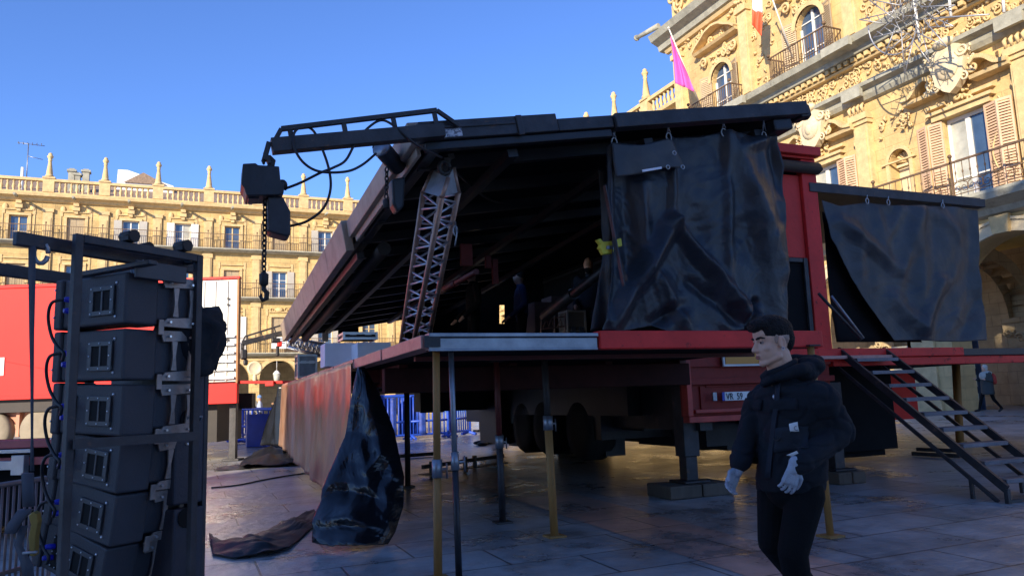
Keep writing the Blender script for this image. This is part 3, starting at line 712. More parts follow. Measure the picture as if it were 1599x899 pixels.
    leafy(rf, 24, E, 21.35, 21.7, .08, 40, .07, 15, .22)
    gr.build("grey_cornices", S_GREY, root); tr.build("stone_trim", S_TRIM, root); pl.build("pale_mouldings", S_PALE, root); rf.build("carved_reliefs", S_TRIM, root)
    p = MB(FH); p.tube([(E+.3, .8, 23.35), (E+2.1, 1.2, 23.35)], [.17, .13], 8); p.lathe([(.19, 0), (.19, .12)], (E+2.05, 1.2, 23.35), 8, ax=(1, 0, 0)); p.build("water_spout", S_GREY, root)
    # second floor balconies, one per window
    for k, c in enumerate(C5):
        rl = MB(FH); a, b = c-1.75, c+1.75
        rl.box(a, b, 1.0, 1.05, 17.2, 17.26); rl.box(a, b, 1.0, 1.03, 16.3, 16.33)
        for i in range(23): s = a+.03+i*(b-a-.06)/22; rl.box(s-.014, s+.014, 1.0, 1.03, 16.14, 17.2)
        for s in (a, b):
            rl.box(s-.025, s+.025, .05, 1.05, 17.2, 17.26); 
            for i in range(6): rl.box(s-.014, s+.014, .1+i*.16, .13+i*.16, 16.14, 17.2)
            rl.ell((s, 1.03, 17.38), (.09, .09, .09), 8, 6)
        for i in range(6): spiral(rl, a+.3+i*.56, 1.06, 16.5, .16, 1.3, .018, 1 if i % 2 else -1, 0, 4)
        rl.build("balcony_railing", IRON_P, root)
    # ground floor shop wall seen under the stage
    a, b = P_X(1432, 560, HX+1.6), P_X(1476, 560, HX+1.6)
    sp = MB(); sp.box(HX+1.6, HX+1.9, b.y, a.y+1.2, .3, 3.2); sp.build("pale_shopfront_panel", PLASTER_P, root)
    a, b = P_X(1478, 560, HX+1.7), P_X(1528, 560, HX+1.7)
    sp = MB(); sp.box(HX+1.75, HX+1.8, b.y, a.y, .35, 3.2); sp.build("shop_window", GLASS, root)
    for i in range(3): sp = MB(); sp.box(HX+1.68, HX+1.74, b.y+.2, a.y-.5, .7+.7*i, 1.15+.7*i); sp.build("shop_display", PLASTER_P, root)
    sp = MB(); sp.box(HX+1.5, HX+1.74, a.y-.3, a.y+.02, .4, 3.1); sp.build("shop_post", CREAM_S, root)
    return root
hall = town_hall()

# flags and their staffs
def flag(name, label, base, tip, cloth_pts, mat, seed):
    base, tip = V3(base), V3(tip)
    r = thing(name, label, "flag", base)
    g = MB(); g.tube([base, tip], .035, 6); g.ell(tip, (.07, .07, .07), 6, 4); g.build("staff", WHITE_W, r)
    n = len(mat)
    for q, mt in enumerate(mat):
        def fn(i, j, q=q):
            t = (q+j)/n
            a = cloth_pts[0].lerp(cloth_pts[1], i); b = cloth_pts[2].lerp(cloth_pts[3], i); p = a.lerp(b, t)
            off = .14*math.sin(i*11+t*3+seed)*(.25+t*.8)
            return p+V3((off, off*.6, .05*math.sin(t*7+i*4)))
        g = MB(); g.grid(fn, 16, 14//n+2); g.build("cloth", mt, r, solid=.012)
    return r
PINKF = M("pink_flag_cloth", (.85, .10, .42), .7, var=.1); WF = M("white_flag_cloth", (.8, .78, .74), .7); RF_ = M("red_flag_cloth", (.8, .12, .05), .7); 
XF = HX-1.6
flag("hanging_flag", "bright pink flag hanging limp at the corner of the town hall", P_X(1094, 165, HX-.1), P_X(1044, 44, XF-.9),
     [P_X(1046, 56, XF-.8), P_X(1055, 74, XF-.5), P_X(1056, 133, XF-.8), P_X(1083, 141, XF-.4)], [PINKF], 1)
flag("hanging_flag", "white and red flag hanging beside the second floor balcony", P_X(1238, 90, HX-.2), P_X(1196, -30, XF-.4),
     [P_X(1174, -12, XF), P_X(1190, -14, XF), P_X(1176, 42, XF), P_X(1189, 56, XF)], [WF, RF_], 2)

# festive wire star hung before the facade
ST = thing("wire_light_star", "tangled silver wire star of festive lights hung before the town hall", "decoration", P_X(1425, 60, HX-2.6))
g = MB(); rg = random.Random(4)
cx, cy = 1420, 28
def dp(px, py, o=2.6): return P_X(px, py, HX-o)
for k in range(13):
    a = 2*math.pi*k/13+.2; L = rg.uniform(62, 96)
    tipx, tipy = cx+L*math.cos(a), cy+L*math.sin(a)*.95
    for q in (-.22, .22):
        bx, by = cx+24*math.cos(a+q*2.2), cy+24*math.sin(a+q*2.2)
        g.tube([dp(bx, by, 2.6+rg.uniform(-.4, .4)), dp(tipx, tipy, 2.6+rg.uniform(-.3, .6))], .022, 5)
    for z in range(3):
        t0 = .35+.2*z; g.tube([dp(lerp(cx, tipx, t0)+6*math.sin(a), lerp(cy, tipy, t0)-6*math.cos(a)), dp(lerp(cx, tipx, t0+.1)-6*math.sin(a), lerp(cy, tipy, t0+.1)+6*math.cos(a))], .018, 4)
g.build("wire_rays", GALV, ST)
g = MB()
for k in range(26): 
    a = rg.uniform(0, 6.3); r = rg.uniform(4, 40); x, y = cx+r*math.cos(a), cy+r*math.sin(a); pts = [dp(x, y)]
    for z in range(3): x += rg.uniform(-14, 14); y += rg.uniform(-16, 16); pts.append(dp(x, y, 2.6+rg.uniform(-.4, .4)))
    g.tube(pts, .016, 4)
g.build("zigzag_wires", GALV, ST)
g = MB(); g.tube([dp(1356+75*(.5-.5*math.cos(t*math.pi/14)), 40+46*math.sin(t*math.pi/14)) for t in range(15)], .03, 5); g.build("hoop", GALV, ST)
LS = thing("light_strips", "white light strips on a cable hung before the upper cornice", "decoration", P_X(1490, 24, HX-2.4))
g = MB()
for a, b in (((1425, -20), (1436, 66)), ((1480, -30), (1485, 26)), ((1564, -30), (1568, 20))): g = MB(); g.tube([dp(*a, 2.4), dp(*b, 2.4)], .05, 6); g.build("strip", WHITE, LS)
g = MB(); g.tube([dp(1430, 31, 2.4), dp(1485, 27, 2.42), dp(1545, 23, 2.4)], .03, 5); g.build("cable", GALV, LS)
# ------------------------------------------------------------------ stage trailer
TR = thing("stage_trailer", "black and red mobile stage trailer with tilted roof wing and raised deck", "stage trailer", T(4, 2.6, .1))
def vbox(mb, v0, v1, u0, u1, z0, z1):
    c = T((v0+v1)/2, (u0+u1)/2, (z0+z1)/2); mb.obox(c, VV*(abs(v1-v0)/2), UU*(abs(u1-u0)/2), V3((0, 0, abs(z1-z0)/2)))
def part(name, mat, fn, bevel=0, parent=TR, **k):
    g = MB(); fn(g); return g.build(name, mat, parent, bevel=bevel, **k)
UE = 13.0
dk = part("deck", FLAT_BLACK, lambda g: (vbox(g, .12, 4.18, .1, UE, 1.95, 2.05)))
part("front_rail", GREY_M, lambda g: (vbox(g, .0, 1.60, -.02, .1, 1.945, 2.045), vbox(g, .0, 1.60, -.045, .1, 2.05, 2.085), vbox(g, 0, 1.6, -.03, .0, 1.93, 1.95)), .006)
part("front_beam", RED, lambda g: (vbox(g, 1.61, 4.22, -.05, .1, 1.935, 2.105)), .012)
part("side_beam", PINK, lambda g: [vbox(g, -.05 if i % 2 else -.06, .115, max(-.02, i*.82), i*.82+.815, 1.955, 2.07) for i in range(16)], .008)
part("beam_end", BLACK_M, lambda g: (vbox(g, -.04, .1, -.035, -.025, 1.965, 2.06)))
def und(g):
    for v in (.35, 1.7, 3.0, 4.1): vbox(g, v-.05, v+.05, 2.345, UE, 1.72, 1.945)
    for i in range(8): vbox(g, .1, 4.15, 3.4+i*1.2, 3.48+i*1.2, 1.78, 1.94)
    vbox(g, .12, 4.1, .9, .96, 1.9, 1.945)
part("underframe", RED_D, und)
part("cross_beam", M("dark_maroon_steel", (.035, .008, .007), .7, var=.4, scale=4, spec=.2), lambda g: (vbox(g, .1, 4.1, 2.2, 2.34, 1.62, 1.9)), .01)  # darker maroon than the rest of the underframe
# roof wing
NL, NR = T(-.04, 0, 3.79), T(4.15, 0, 4.49); FL = T(0, 12.4, 3.26); DV = FL-NL; FR = NR+DV
UPR = (NR-NL).cross(DV).normalized()
if UPR.z < 0: UPR = -UPR
EV = (NR-NL).normalized(); EU = DV.normalized(); RW = (NR-NL).length; RL = DV.length
def rp(a, b, h=0): return NL+EV*a+EU*b+UPR*h
def rbox(g, a0, a1, b0, b1, h0, h1): g.obox(rp((a0+a1)/2, (b0+b1)/2, (h0+h1)/2), EV*((a1-a0)/2), EU*((b1-b0)/2), UPR*((h1-h0)/2))
roof = part("roof_wing", FLAT_BLACK, lambda g: rbox(g, .05, RW, .05, RL, 0, .05))
part("roof_rib", BLACK_M, lambda g: [rbox(g, .1, RW-.1, .5+i*.95, .57+i*.95, -.12, -.003) for i in range(13)], parent=roof)
part("roof_spine", BLACK_M, lambda g: [rbox(g, a-.05, a+.05, .1, RL-.1, -.2, -.125) for a in (.9, 2.4, 3.8)], parent=roof)
def fb(g):
    rbox(g, -.02, 1.32, -.1, .02, -.05, .12); rbox(g, .9, .96, -.12, -.1, -.07, .12); rbox(g, 1.33, 1.93, -.08, .02, -.045, .075); rbox(g, 1.94, RW+.1, -.12, .02, -.065, .08)
    rbox(g, -.02, .89, -.115, -.1, .04, .07)
part("roof_front_beam", BLACK_W, fb, .012)
part("roof_lower_beam", BLACK_M, lambda g: rbox(g, .02, 1.9, -.06, .02, -.13, -.055), .01)
part("roof_side_beam", FAS, lambda g: (rbox(g, -.08, .06, .03, 3.3, -.04, .17), rbox(g, -.02, .02, .1, 3.2, -.12, -.04)), .01)
part("roof_side_fascia", FAS, lambda g: [rbox(g, -.14, -.03, 3.32+i*1.52, 3.3+(i+1)*1.52, -.2, .2) for i in range(6)], .01)
part("roof_inner_edge", BLACK_M, lambda g: (rbox(g, .08, .2, .1, RL, -.1, -.002), rbox(g, .0, .1, 3.4, RL, -.3, -.21)), .01)
part("roof_far_beam", BLACK_W, lambda g: rbox(g, -.05, RW, RL+.0, RL+.1, -.14, .12), .01)
part("roll_bar", IRON, lambda g: g.tube([rp(.32, 3.2, -.25), rp(.32, RL-.4, -.25)], .09, 10))
# roof corner sticker
STK = M("sticker_print", (.55, .56, .6), .5, var=.3, scale=40, col2=(.12, .12, .16), thr=(.48, .54), c2scale=22)
part("sticker", STK, lambda g: rbox(g, .14, .36, -.112, -.1, -.04, .035))
# end knob of the roof wing
part("roof_end_cap", BLACK_M, lambda g: (rbox(g, RW+.0, RW+.15, -.1, .12, -.09, .05), g.ell(rp(RW+.15, 0, -.03), (.07, .07, .07), 8, 6), rbox(g, RW-.35, RW-.1, -.05, .2, -.2, -.07)), .02)
# hoist arms on the two left corners
def arm(g, p, q, up=.19, sc_=1.):
    p, q = V3(p), V3(q); d = (q-p).normalized(); L = (q-p).length; z = V3((0, 0, 1)); n = (z-d*z.dot(d)).normalized()
    g.bar(p, q, .11*sc_, .115*sc_)
    a, b = p+d*.02+n*up*sc_, q-d*.1*sc_+n*(up*.72)*sc_
    g.bar(p-d*.16*sc_+n*.03, a, .035, .035); g.bar(a, b, .04, .04); g.bar(b, q-d*.015+n*.02, .035, .035)
    for t in (.02, .3, .62, .95): m_ = a.lerp(b, t); k = p.lerp(q, (m_-p).dot(d)/L); g.bar(k, m_, .04, .025)
q0 = P_u(424, 229, -.14); q1 = P_u(692, 205, -.14); 
part("hoist_arm", BLACK_W, lambda g: (arm(g, q1, q0), g.bar(q0+V3((-.02, 0, .03)), q0+V3((-.055, 0, -.12)), .06, .04), g.bar(q0+V3((-.05, 0, -.05)), P_u(421, 256, -.14), .05, .03)), .004)
f0 = P_u(378, 536, RL-.05); f1 = P_u(452, 517, RL-.05)
part("hoist_arm", BLACK_W, lambda g: (arm(g, f1, f0), g.bar(f0, f0+V3((0, 0, -.15)), .05, .05)), .004)
# trailer body between the two wings
V0, V1, UR = 4.25, 6.8, 2.6
def rear(g):
    vbox(g, V0, V1, UR, UR+.08, 1.2, 2.0); vbox(g, V0, V1, UR-.1, UR, 1.62, 1.7); vbox(g, V0, V1, UR-.05, UR, 1.86, 2.0)
    vbox(g, V0+.25, V0+.33, UR-.03, UR, 1.25, 1.6); vbox(g, V0+.35, V1-.1, UR-.02, UR, 1.58, 1.61)
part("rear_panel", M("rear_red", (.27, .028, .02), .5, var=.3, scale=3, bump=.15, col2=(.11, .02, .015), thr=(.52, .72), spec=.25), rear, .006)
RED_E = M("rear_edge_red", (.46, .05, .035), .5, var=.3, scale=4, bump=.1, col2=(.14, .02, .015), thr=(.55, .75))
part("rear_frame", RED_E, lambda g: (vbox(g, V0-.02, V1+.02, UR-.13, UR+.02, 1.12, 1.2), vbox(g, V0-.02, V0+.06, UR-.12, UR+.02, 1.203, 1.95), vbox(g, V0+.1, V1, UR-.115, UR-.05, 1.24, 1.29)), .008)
a, b = P_u(1128, 547, UR-.13), P_u(1216, 570, UR-.13); va, vb_ = stage(a), stage(b)
part("reflector", ORANGE, lambda g: vbox(g, va[0]+.03, vb_[0]-.03, UR-.15, UR-.125, vb_[2]+.03, va[2]-.03))
part("reflector_border", WHITE, lambda g: vbox(g, va[0], vb_[0], UR-.135, UR-.105, vb_[2], va[2]))
a = stage(P_u(1127, 612, UR-.13)); pv, pz = a[0], a[2]
pl_ = part("number_plate", WHITE, lambda g: vbox(g, pv+.04, pv+.52, UR-.14, UR-.127, pz-.115, pz))
part("plate_band", BLUE_P, lambda g: vbox(g, pv, pv+.038, UR-.14, UR-.127, pz-.115, pz), parent=pl_)
part("marker_lamp", GREY_M, lambda g: vbox(g, pv-.15, pv-.09, UR-.14, UR-.11, pz-.11, pz))
cu = bpy.data.curves.new("plate_lettering", 'FONT'); cu.body = "VR  59"; cu.size = .125; cu.extrude = .002; cu.space_character = 1.0
to = bpy.data.objects.new("plate_lettering", cu); COL.objects.link(to); cu.materials.append(BLACK_M)
bpy.context.view_layer.update(); tm = bpy.data.meshes.new_from_object(to.evaluated_get(bpy.context.evaluated_depsgraph_get())); bpy.data.objects.remove(to)
to = bpy.data.objects.new("plate_lettering", tm); COL.objects.link(to)
to.parent = pl_; pp = T(pv+.055, UR-.146, pz-.102)-OFF[pl_]
to.matrix_local = Matrix.Translation(pp) @ Matrix((VV, V3((0, 0, 1)), -UU)).transposed().to_4x4() @ Matrix.Diagonal((.8, 1, 1, 1))
cg = [stage(P_v(x, y, v)) for x, y, v in ((800, 700, 4.7), (953, 712, 4.7), (1008, 692, 6.25), (1148, 700, 6.25))]
part("chassis", BLACK_M, lambda g: (vbox(g, 4.62, 5.0, cg[1][1], cg[0][1], max(.42, cg[1][2]), 1.6), vbox(g, 6.1, 6.5, cg[3][1], cg[2][1], max(.4, cg[2][2]), 1.7), vbox(g, V0+.3, V0+.5, UR+.1, UE, 1.0, 1.9), vbox(g, V1-.5, V1-.3, UR+.1, UE, 1.0, 1.9), vbox(g, V0, V1, UR+.1, UE, 1.9, 2.05), vbox(g, V0+.1, V1-.1, 5.2, 5.6, .8, 1.85), vbox(g, V0+.05, V0+.28, 4.2, 9, 1.2, 1.88), vbox(g, V1-.28, V1-.05, 4.0, 9, .75, 1.88), vbox(g, V0+.5, V1-.5, 4.5, 12, .95, 1.88), vbox(g, V0+.15, V0+.6, 10, 11.5, .55, 1.5), vbox(g, 5.7, 6.1, 4.2, 12.5, .66, 1.89), vbox(g, V1-.6, V1-.1, 9.3, 11.5, .5, 1.6)))  # chassis beams, plus black boxes added to darken the lit gap underneath
# upper rear wall
part("rear_wall", RED_M, lambda g: (vbox(g, V0+.1, V1-.24, UR, UR+.08, 3.45, 4.72)), .006)
part("dark_backing", FLAT_BLACK, lambda g: vbox(g, V0, V1-.1, UR+.31, UR+.34, 2.06, 4.74))  # black sheet added so the red back of the wall stays dark
part("rear_hatch", FLAT_BLACK, lambda g: (vbox(g, V0+.1, V1-.24, UR+.02, UR+.06, 2.1, 3.44)))
part("hatch_frame", BLACK_W, lambda g: (vbox(g, V1-.32, V1-.25, UR-.04, UR+.0, 2.1, 3.44), vbox(g, V0+.1, V1-.33, UR-.03, UR, 3.38, 3.44)))
pa, pb = stage(P_u(1272, 268, UR)), stage(P_u(1304, 540, UR))
part("portal_post", RED, lambda g: (vbox(g, V1-.23, V1+.05, UR-.06, UR+.3, 1.9, 4.98)), .01)
part("roof_roller", IRON, lambda g: (g.tube([T(V0+.1, UR-.1, 4.82), T(V1+.05, UR-.1, 4.82)], .09, 12), g.ell(T(V1+.09, UR-.1, 4.82), (.05, .05, .05), 8, 6)))
part("roof_cap", RED_M, lambda g: (vbox(g, V0, V1+.07, UR-.18, UR+.6, 5.0, 5.14), vbox(g, V0, V1, UR-.1, UR+.6, 4.96, 4.999)), .01)
part("bed_ceiling", FLAT_BLACK, lambda g: vbox(g, V0, V1, UR+.05, UE, 4.75, 4.95))
part("inner_wall", FLAT_BLACK, lambda g: vbox(g, V1-.08, V1-.02, UR+.1, UE, 2.06, 4.74))
# right wing
def rw(g):
    vbox(g, V1+.06, 14.5, UR+.1, UE, 1.95, 2.05)
part("deck", FLAT_BLACK, rw)
s1, s2 = stage(P_u(1497, 545, UR)), stage(P_u(1599, 545, UR))
part("right_beam", RED, lambda g: (vbox(g, V1-.9, s1[0], UR-.09, UR+.1, 1.96, 2.09), vbox(g, V1+.06, 14.5, UR-.04, UR+.1, 1.83, 1.955)), .01)
part("right_rail", BLACK_M, lambda g: vbox(g, s1[0]+.005, 14.5, UR-.08, UR+.1, 1.96, 2.07), .008)
part("step_beam", PINK, lambda g: vbox(g, V0+1.2, V1+1.1, UR-.2, UR-.1, 1.93, 1.98), .006)
ra, rb = P_u(1283, 296, UR), P_u(1532, 319, UR); ra = ra+(ra-rb).normalized()*.3
def rroof(g):
    d = (rb-ra); g.bar(ra, rb, .16, .14); 
    g.prism([ra+V3((0, 0, .06)), rb+V3((0, 0, .06)), rb+UU*10+V3((0, 0, .06)), ra+UU*10+V3((0, 0, .06))], (0, 0, 0), (0, 0, .05))
part("roof_wing", BLACK_W, rroof, .008)
sk = stage(P_u(1392, 600, 4.2))
part("dark_fill", FLAT_BLACK, lambda g: (vbox(g, V1-.1, sk[0], 4.2, 4.3, .42, 1.9), vbox(g, V1+.1, sk[0]-.1, 4.4, 4.9, .3, 1.5)))  # black panels added for the shaded opening under the right deck
sa, sb = stage(P_u(1385, 560, 5.0)), stage(P_u(1435, 645, 5.0))
part("side_box", RED_B, lambda g: vbox(g, sa[0]-.6, sb[0], 5.0, 6.0, sb[2]-.1, 1.82), .01)
# wheels hang clear of the ground while the trailer stands on its jacks
def wheel(px, py, v, r=.46, w_=.3):
    p = stage(P_v(px, py, v)); c = T(v, p[1], p[2]+r); ax = VV
    g = MB(); g.lathe([(r*.55, -w_/2), (r*.9, -w_/2), (r, -w_*.35), (r, w_*.35), (r*.9, w_/2), (r*.55, w_/2)], c, 28, ax)
    wo = g.build("wheel", RUBBER, TR)
    g = MB(); g.lathe([(.02, -w_*.2), (r*.3, -w_*.2), (r*.5, -w_*.32), (r*.56, -w_*.45), (r*.56, w_*.45), (r*.5, w_*.32), (.02, w_*.2)], c, 20, ax); g.build("rim", BLACK_W, wo)
for px, py, v in ((834, 706, 4.55), (868, 709, 4.55), (925, 718, 4.55), (1032, 694, 6.4), (1108, 702, 6.4)): wheel(px, py, v, .53, .5)
def jack(px, py, wd=.12):
    p = P_g(px, py); s = stage(p); top = 1.6
    part("jack_leg", BLACK_W, lambda g: (vbox(g, s[0]-wd, s[0]+wd, s[1]-wd, s[1]+wd, p.z+.52, top), vbox(g, s[0]-wd*.75, s[0]+wd*.75, s[1]-wd*.75, s[1]+wd*.75, p.z+.2, p.z+.52), vbox(g, s[0]-.2, s[0]+.2, s[1]-.2, s[1]+.2, p.z+.17, p.z+.2)), .008)
    return s, p
def block(label, s, p, w_=.36, d=.3, h=.165, grp="timber blocks under the jack legs"):
    b = thing("timber_block", label, "timber block", T(s[0], s[1], p.z), grp)
    part("beam", TIMBER, lambda g: (vbox(g, s[0]-w_, s[0]-.01, s[1]-d, s[1]+d, p.z, p.z+h)), .012, parent=b); part("beam", TIMBER, lambda g: (vbox(g, s[0]+.01, s[0]+w_, s[1]-d, s[1]+d, p.z, p.z+h)), .012, parent=b)
s, p = jack(1078, 772); block("pale edged timber block under the jack leg left of the walking man", s, p, .5, .3)
s, p = jack(1308, 752); block("dark timber block under the jack half hidden behind the walking man", s, p, .25, .3)
s, p = jack(912, 704); block("dark timber block under the trailer wheels in the middle of the shade", s, p, .5, .4)
# far landing gear and boxes under the deck
for px, py in ((755, 673), (775, 690)):
    p = P_g(px, py); s = stage(p); part("landing_leg", IRON, lambda g: (vbox(g, s[0]-.12, s[0]+.12, s[1]-.12, s[1]+.12, p.z+.04, 1.7), vbox(g, s[0]-.32, s[0]+.32, s[1]-.2, s[1]+.2, p.z, p.z+.06 if px == 755 else p.z+.25)))
a, b = stage(P_u(658, 606, 11)), stage(P_u(812, 637, 11))
part("drawbar_beam", IRON, lambda g: (vbox(g, a[0], b[0]+1, 11, 11.7, b[2], a[2]), vbox(g, a[0]-.05, a[0]+.5, 10.9, 10.99, b[2]-.02, a[2]+.02)), .01)
a, b = stage(P_u(755, 598, 12)), stage(P_u(800, 622, 12)); TAN = M("tan_panel", (.35, .27, .18), .7)
part("tool_locker", TAN, lambda g: vbox(g, a[0], b[0], 12, 12.4, b[2], a[2]))
RED_B2 = M('bracket_red', (.2, .03, .03), .6, var=.3)
# hydraulic braces that hold the wing
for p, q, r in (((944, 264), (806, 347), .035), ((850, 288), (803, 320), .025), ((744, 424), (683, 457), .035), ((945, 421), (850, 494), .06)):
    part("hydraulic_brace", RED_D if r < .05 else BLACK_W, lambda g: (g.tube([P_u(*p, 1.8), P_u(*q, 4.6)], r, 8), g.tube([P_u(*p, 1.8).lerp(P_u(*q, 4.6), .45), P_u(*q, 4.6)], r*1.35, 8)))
part("trailing_cable", CABLE, lambda g: g.tube(spline([P_u(705, 262, .3), P_u(730, 285, 1.), P_u(765, 312, 2), P_u(805, 318, 2.6), P_u(850, 300, 3)], 6), .012, 6))
for q_, a_, b_ in (((728, 398, 4), .09, .16), ((762, 405, 5), .05, .14), ((773, 424, 5), .05, .2), ((808, 250, 1.5), .02, .2)): part("roof_bracket", RED_B2, lambda g: g.obox(P_u(*q_), VV*a_, UU*.03, V3((0, 0, b_))), .01)
# black end cloths at the far end of the stage, with gaps the sunlit square shows through
def endcloth(quads):
    g = MB()
    for (x0, y0, x1, y1) in quads: g.prism([P_u(x0, y0, 12.6), P_u(x1, y0, 12.6), P_u(x1, y1, 12.6), P_u(x0, y1, 12.6)], (0, 0, 0), UU*.02)
    return g.build("end_cloth", FLAT_BLACK, TR)
endcloth([(520, 380, 588, 488), (588, 380, 780, 489), (630, 489, 780, 545), (780, 330, 788, 476), (788, 330, 1000, 560), (780, 505, 788, 560), (528, 503, 560, 528)])

# truss tower that props the near roof corner
TT = thing("truss_tower", "leaning square truss tower with brown chords propping the near roof corner", "truss", T(.35, 1.9, FLOOR))
top_c = [P_u(x, y, u) for x, y, u in ((661, 300, .5), (690, 308, .1), (716, 300, .35), (689, 292, .75))]
bot_c = [P_u(x, y, u) for x, y, u in ((627, 532, 2.1), (646, 534, 1.75), (668, 534, 2.0), (650, 532, 2.35))]
cen = sum(bot_c, V3())/4; drop = cen.z-FLOOR
dirn = [(t-b).normalized() for t, b in zip(top_c, bot_c)]
bot_c = [b-d*((b.z-FLOOR-.02)/d.z) for b, d in zip(bot_c, dirn)]
for t, b in zip(top_c, bot_c): part("chord", TRUSS, lambda g: g.tube([b, t], .027, 8), parent=TT)
def braces(g):
    for i in range(4):
        a0, a1, b0, b1 = bot_c[i], top_c[i], bot_c[(i+1) % 4], top_c[(i+1) % 4]
        n = 9
        for k in range(n):
            t0, t1 = k/n, (k+1)/n
            g.tube([a0.lerp(a1, t0+.02), b0.lerp(b1, t0+.5/n)], .0115, 6); g.tube([b0.lerp(b1, t0+.5/n), a0.lerp(a1, t1-.01)], .0115, 6)
part("brace_lacing", TRUSS_B, braces, parent=TT)
hookp = P_u(697, 246, .25)
headp = [P_u(x, y, u) for x, y, u in ((676, 266, .55), (700, 278, .12), (708, 262, .3), (688, 258, .7))]
part("head_plate", PLATE, lambda g: (g.add(top_c+headp, [(0, 1, 5, 4), (1, 2, 6, 5), (2, 3, 7, 6), (3, 0, 4, 7), (4, 5, 6, 7), (0, 3, 2, 1)])), parent=TT)
for a, b in zip(top_c, headp): part("head_rib", TRUSS, lambda g: g.tube([a, b], .022, 8), parent=TT)
part("suspension_hook", IRON, lambda g: (g.bar(P_u(694, 268, .3), hookp, .07, .06), g.bar(hookp, rp(.38, .3, -.08), .05, .05), g.tube([P_u(694, 262, .2)+V3((.05*math.cos(t), 0, .06*math.sin(t))) for t in [i*.6 for i in range(11)]], .02, 6)), parent=TT)
part("base_plate", IRON, lambda g: g.obox(sum(bot_c, V3())/4+V3((0, 0, .0)), VV*.22, UU*.24, V3((0, 0, .012))), parent=TT)
SL = thing("hanging_shackle", "small bright shackle and cord hanging right of the truss tower", "shackle", P_u(712, 350, .6))
part("cord", GALV, lambda g: (g.tube([P_u(711, 346, .6), P_u(713, 368, .6), P_u(710, 384, .6)], .008, 5), g.tube([P_u(711, 360, .6)+V3((.02*math.cos(t), 0, .05*math.sin(t))) for t in [i*.7 for i in range(10)]], .008, 5)), parent=SL)

# chain hoists
def links(g, a, b, L=.055, r=.007):
    a, b = V3(a), V3(b); d = (b-a); n = max(2, int(d.length/(L*.72))); d.normalize(); e = d.orthogonal().normalized()
    for i in range(n):
        c = a.lerp(b, (i+.5)/n); s = e if i % 2 else d.cross(e)
        g.tube([c+d*(L*.5*math.cos(t))+s*(L*.3*math.sin(t)) for t in [k*math.pi/5 for k in range(10)]], r, 5, True)
UH = -.14
H1 = thing("chain_hoist", "black motor chain hoist with chain bag hanging from the roof arm over the square", "hoist", P_u(410, 290, UH))
def hb(px, py, dd=0): return P_u(px, py, UH+dd)
def pbox(g, x0, y0, x1, y1, d0, d1, U):
    g.prism([P_u(x0, y0, U), P_u(x1, y0, U), P_u(x1, y1, U), P_u(x0, y1, U)], UU*d0, UU*d1)
def body(g):
    g.prism([hb(*q) for q in ((378, 263), (398, 262), (401, 265), (434, 267), (436, 290), (441, 292), (441, 308), (432, 311), (384, 312), (380, 300), (376, 294))], UU*-.13, UU*.15)
    g.prism([hb(*q) for q in ((386, 311), (404, 311), (404, 314), (387, 314))], UU*-.08, UU*.1)
part("motor_body", BLACK_M, body, .015, parent=H1)
part("top_hook", IRON, lambda g: g.tube([hb(417, 264), hb(424, 259), hb(426, 251), hb(421, 246), hb(414, 247), hb(411, 252), hb(412, 257)], [.022, .025, .024, .022, .02, .017, .008], 8), parent=H1)
part("cable_gland", IRON, lambda g: (g.tube([hb(437, 291), hb(448, 294)], .022, 8), g.ell(hb(441, 288), (.04, .04, .04), 8, 6)), parent=H1)
part("chain_bag", BLACK_W, lambda g: g.prism([hb(*q) for q in ((416, 311), (440, 311), (452, 334), (452, 370), (447, 373), (420, 366), (417, 362))], UU*-.09, UU*.11), .02, parent=H1)
part("chain", IRON, lambda g: links(g, hb(414, 312), hb(412, 432)), parent=H1)
part("hook_block", IRON, lambda g: (g.lathe([(.02, .0), (.034, .01), (.036, .09), (.02, .1)], hb(412, 446), 10), g.tube([hb(412, 446), hb(412, 452), hb(417, 457), hb(416, 466), hb(410, 469), hb(407, 463), hb(408, 458)], [.018, .018, .02, .02, .017, .014, .006], 8)), .0, parent=H1)
def cab(name, label, pts, r=.011, U=-.16):
    g = MB(); g.tube(spline([P_u(x, y, U+d) for x, y, d in pts], 7), r, 7); o = g.build(name, CABLE); return tag(o, label, "cable")
cab("looped_cable", "thick black cable looping under the roof arm to the hoist motor", [(447, 294, 0), (470, 285, -.03), (500, 270, -.06), (520, 262, -.05), (540, 250, -.03), (557, 220, 0), (578, 197, .02), (597, 188, .02), (617, 198, -.02), (640, 218, -.05), (660, 232, 0), (690, 246, .2)])
cab("looped_cable", "black cable falling in a wide bend from the roof arm to the chain bag", [(453, 353, .02), (480, 345, -.02), (505, 325, -.05), (516, 295, -.07), (513, 262, -.06), (500, 225, 0), (488, 203, .03), (472, 198, .02), (459, 209, -.02), (460, 232, -.05), (475, 255, -.07), (500, 268, -.08), (540, 268, -.06), (565, 258, -.02), (587, 240, .1)])
H2 = thing("chain_hoist", "second motor hoist hooked under the sloping roof edge beside the truss tower", "hoist", P_u(605, 245, .4))
def hc(px, py, dd=0): return P_u(px, py, .45+dd)
part("motor_body", BLACK_M, lambda g: g.tube([hc(596, 232, -.1), hc(622, 262, .1)], [.085, .08], 14), parent=H2)
part("motor_cap", GREY_M, lambda g: g.lathe([(.0, -.01), (.088, -.008), (.088, .012)], hc(595.5, 231.4, -.11), 14, ax=(hc(622, 262, .1)-hc(596, 232, -.1))), parent=H2)
part("chain_bag", BLACK_M, lambda g: g.prism([hc(*q) for q in ((609, 283), (630, 279), (628, 326), (617, 334), (611, 322))], UU*-.08, UU*.08), .02, parent=H2)
part("chain", IRON, lambda g: (links(g, hc(604, 262), hc(603, 310)), links(g, hc(606, 226), hc(612, 205))), parent=H2)
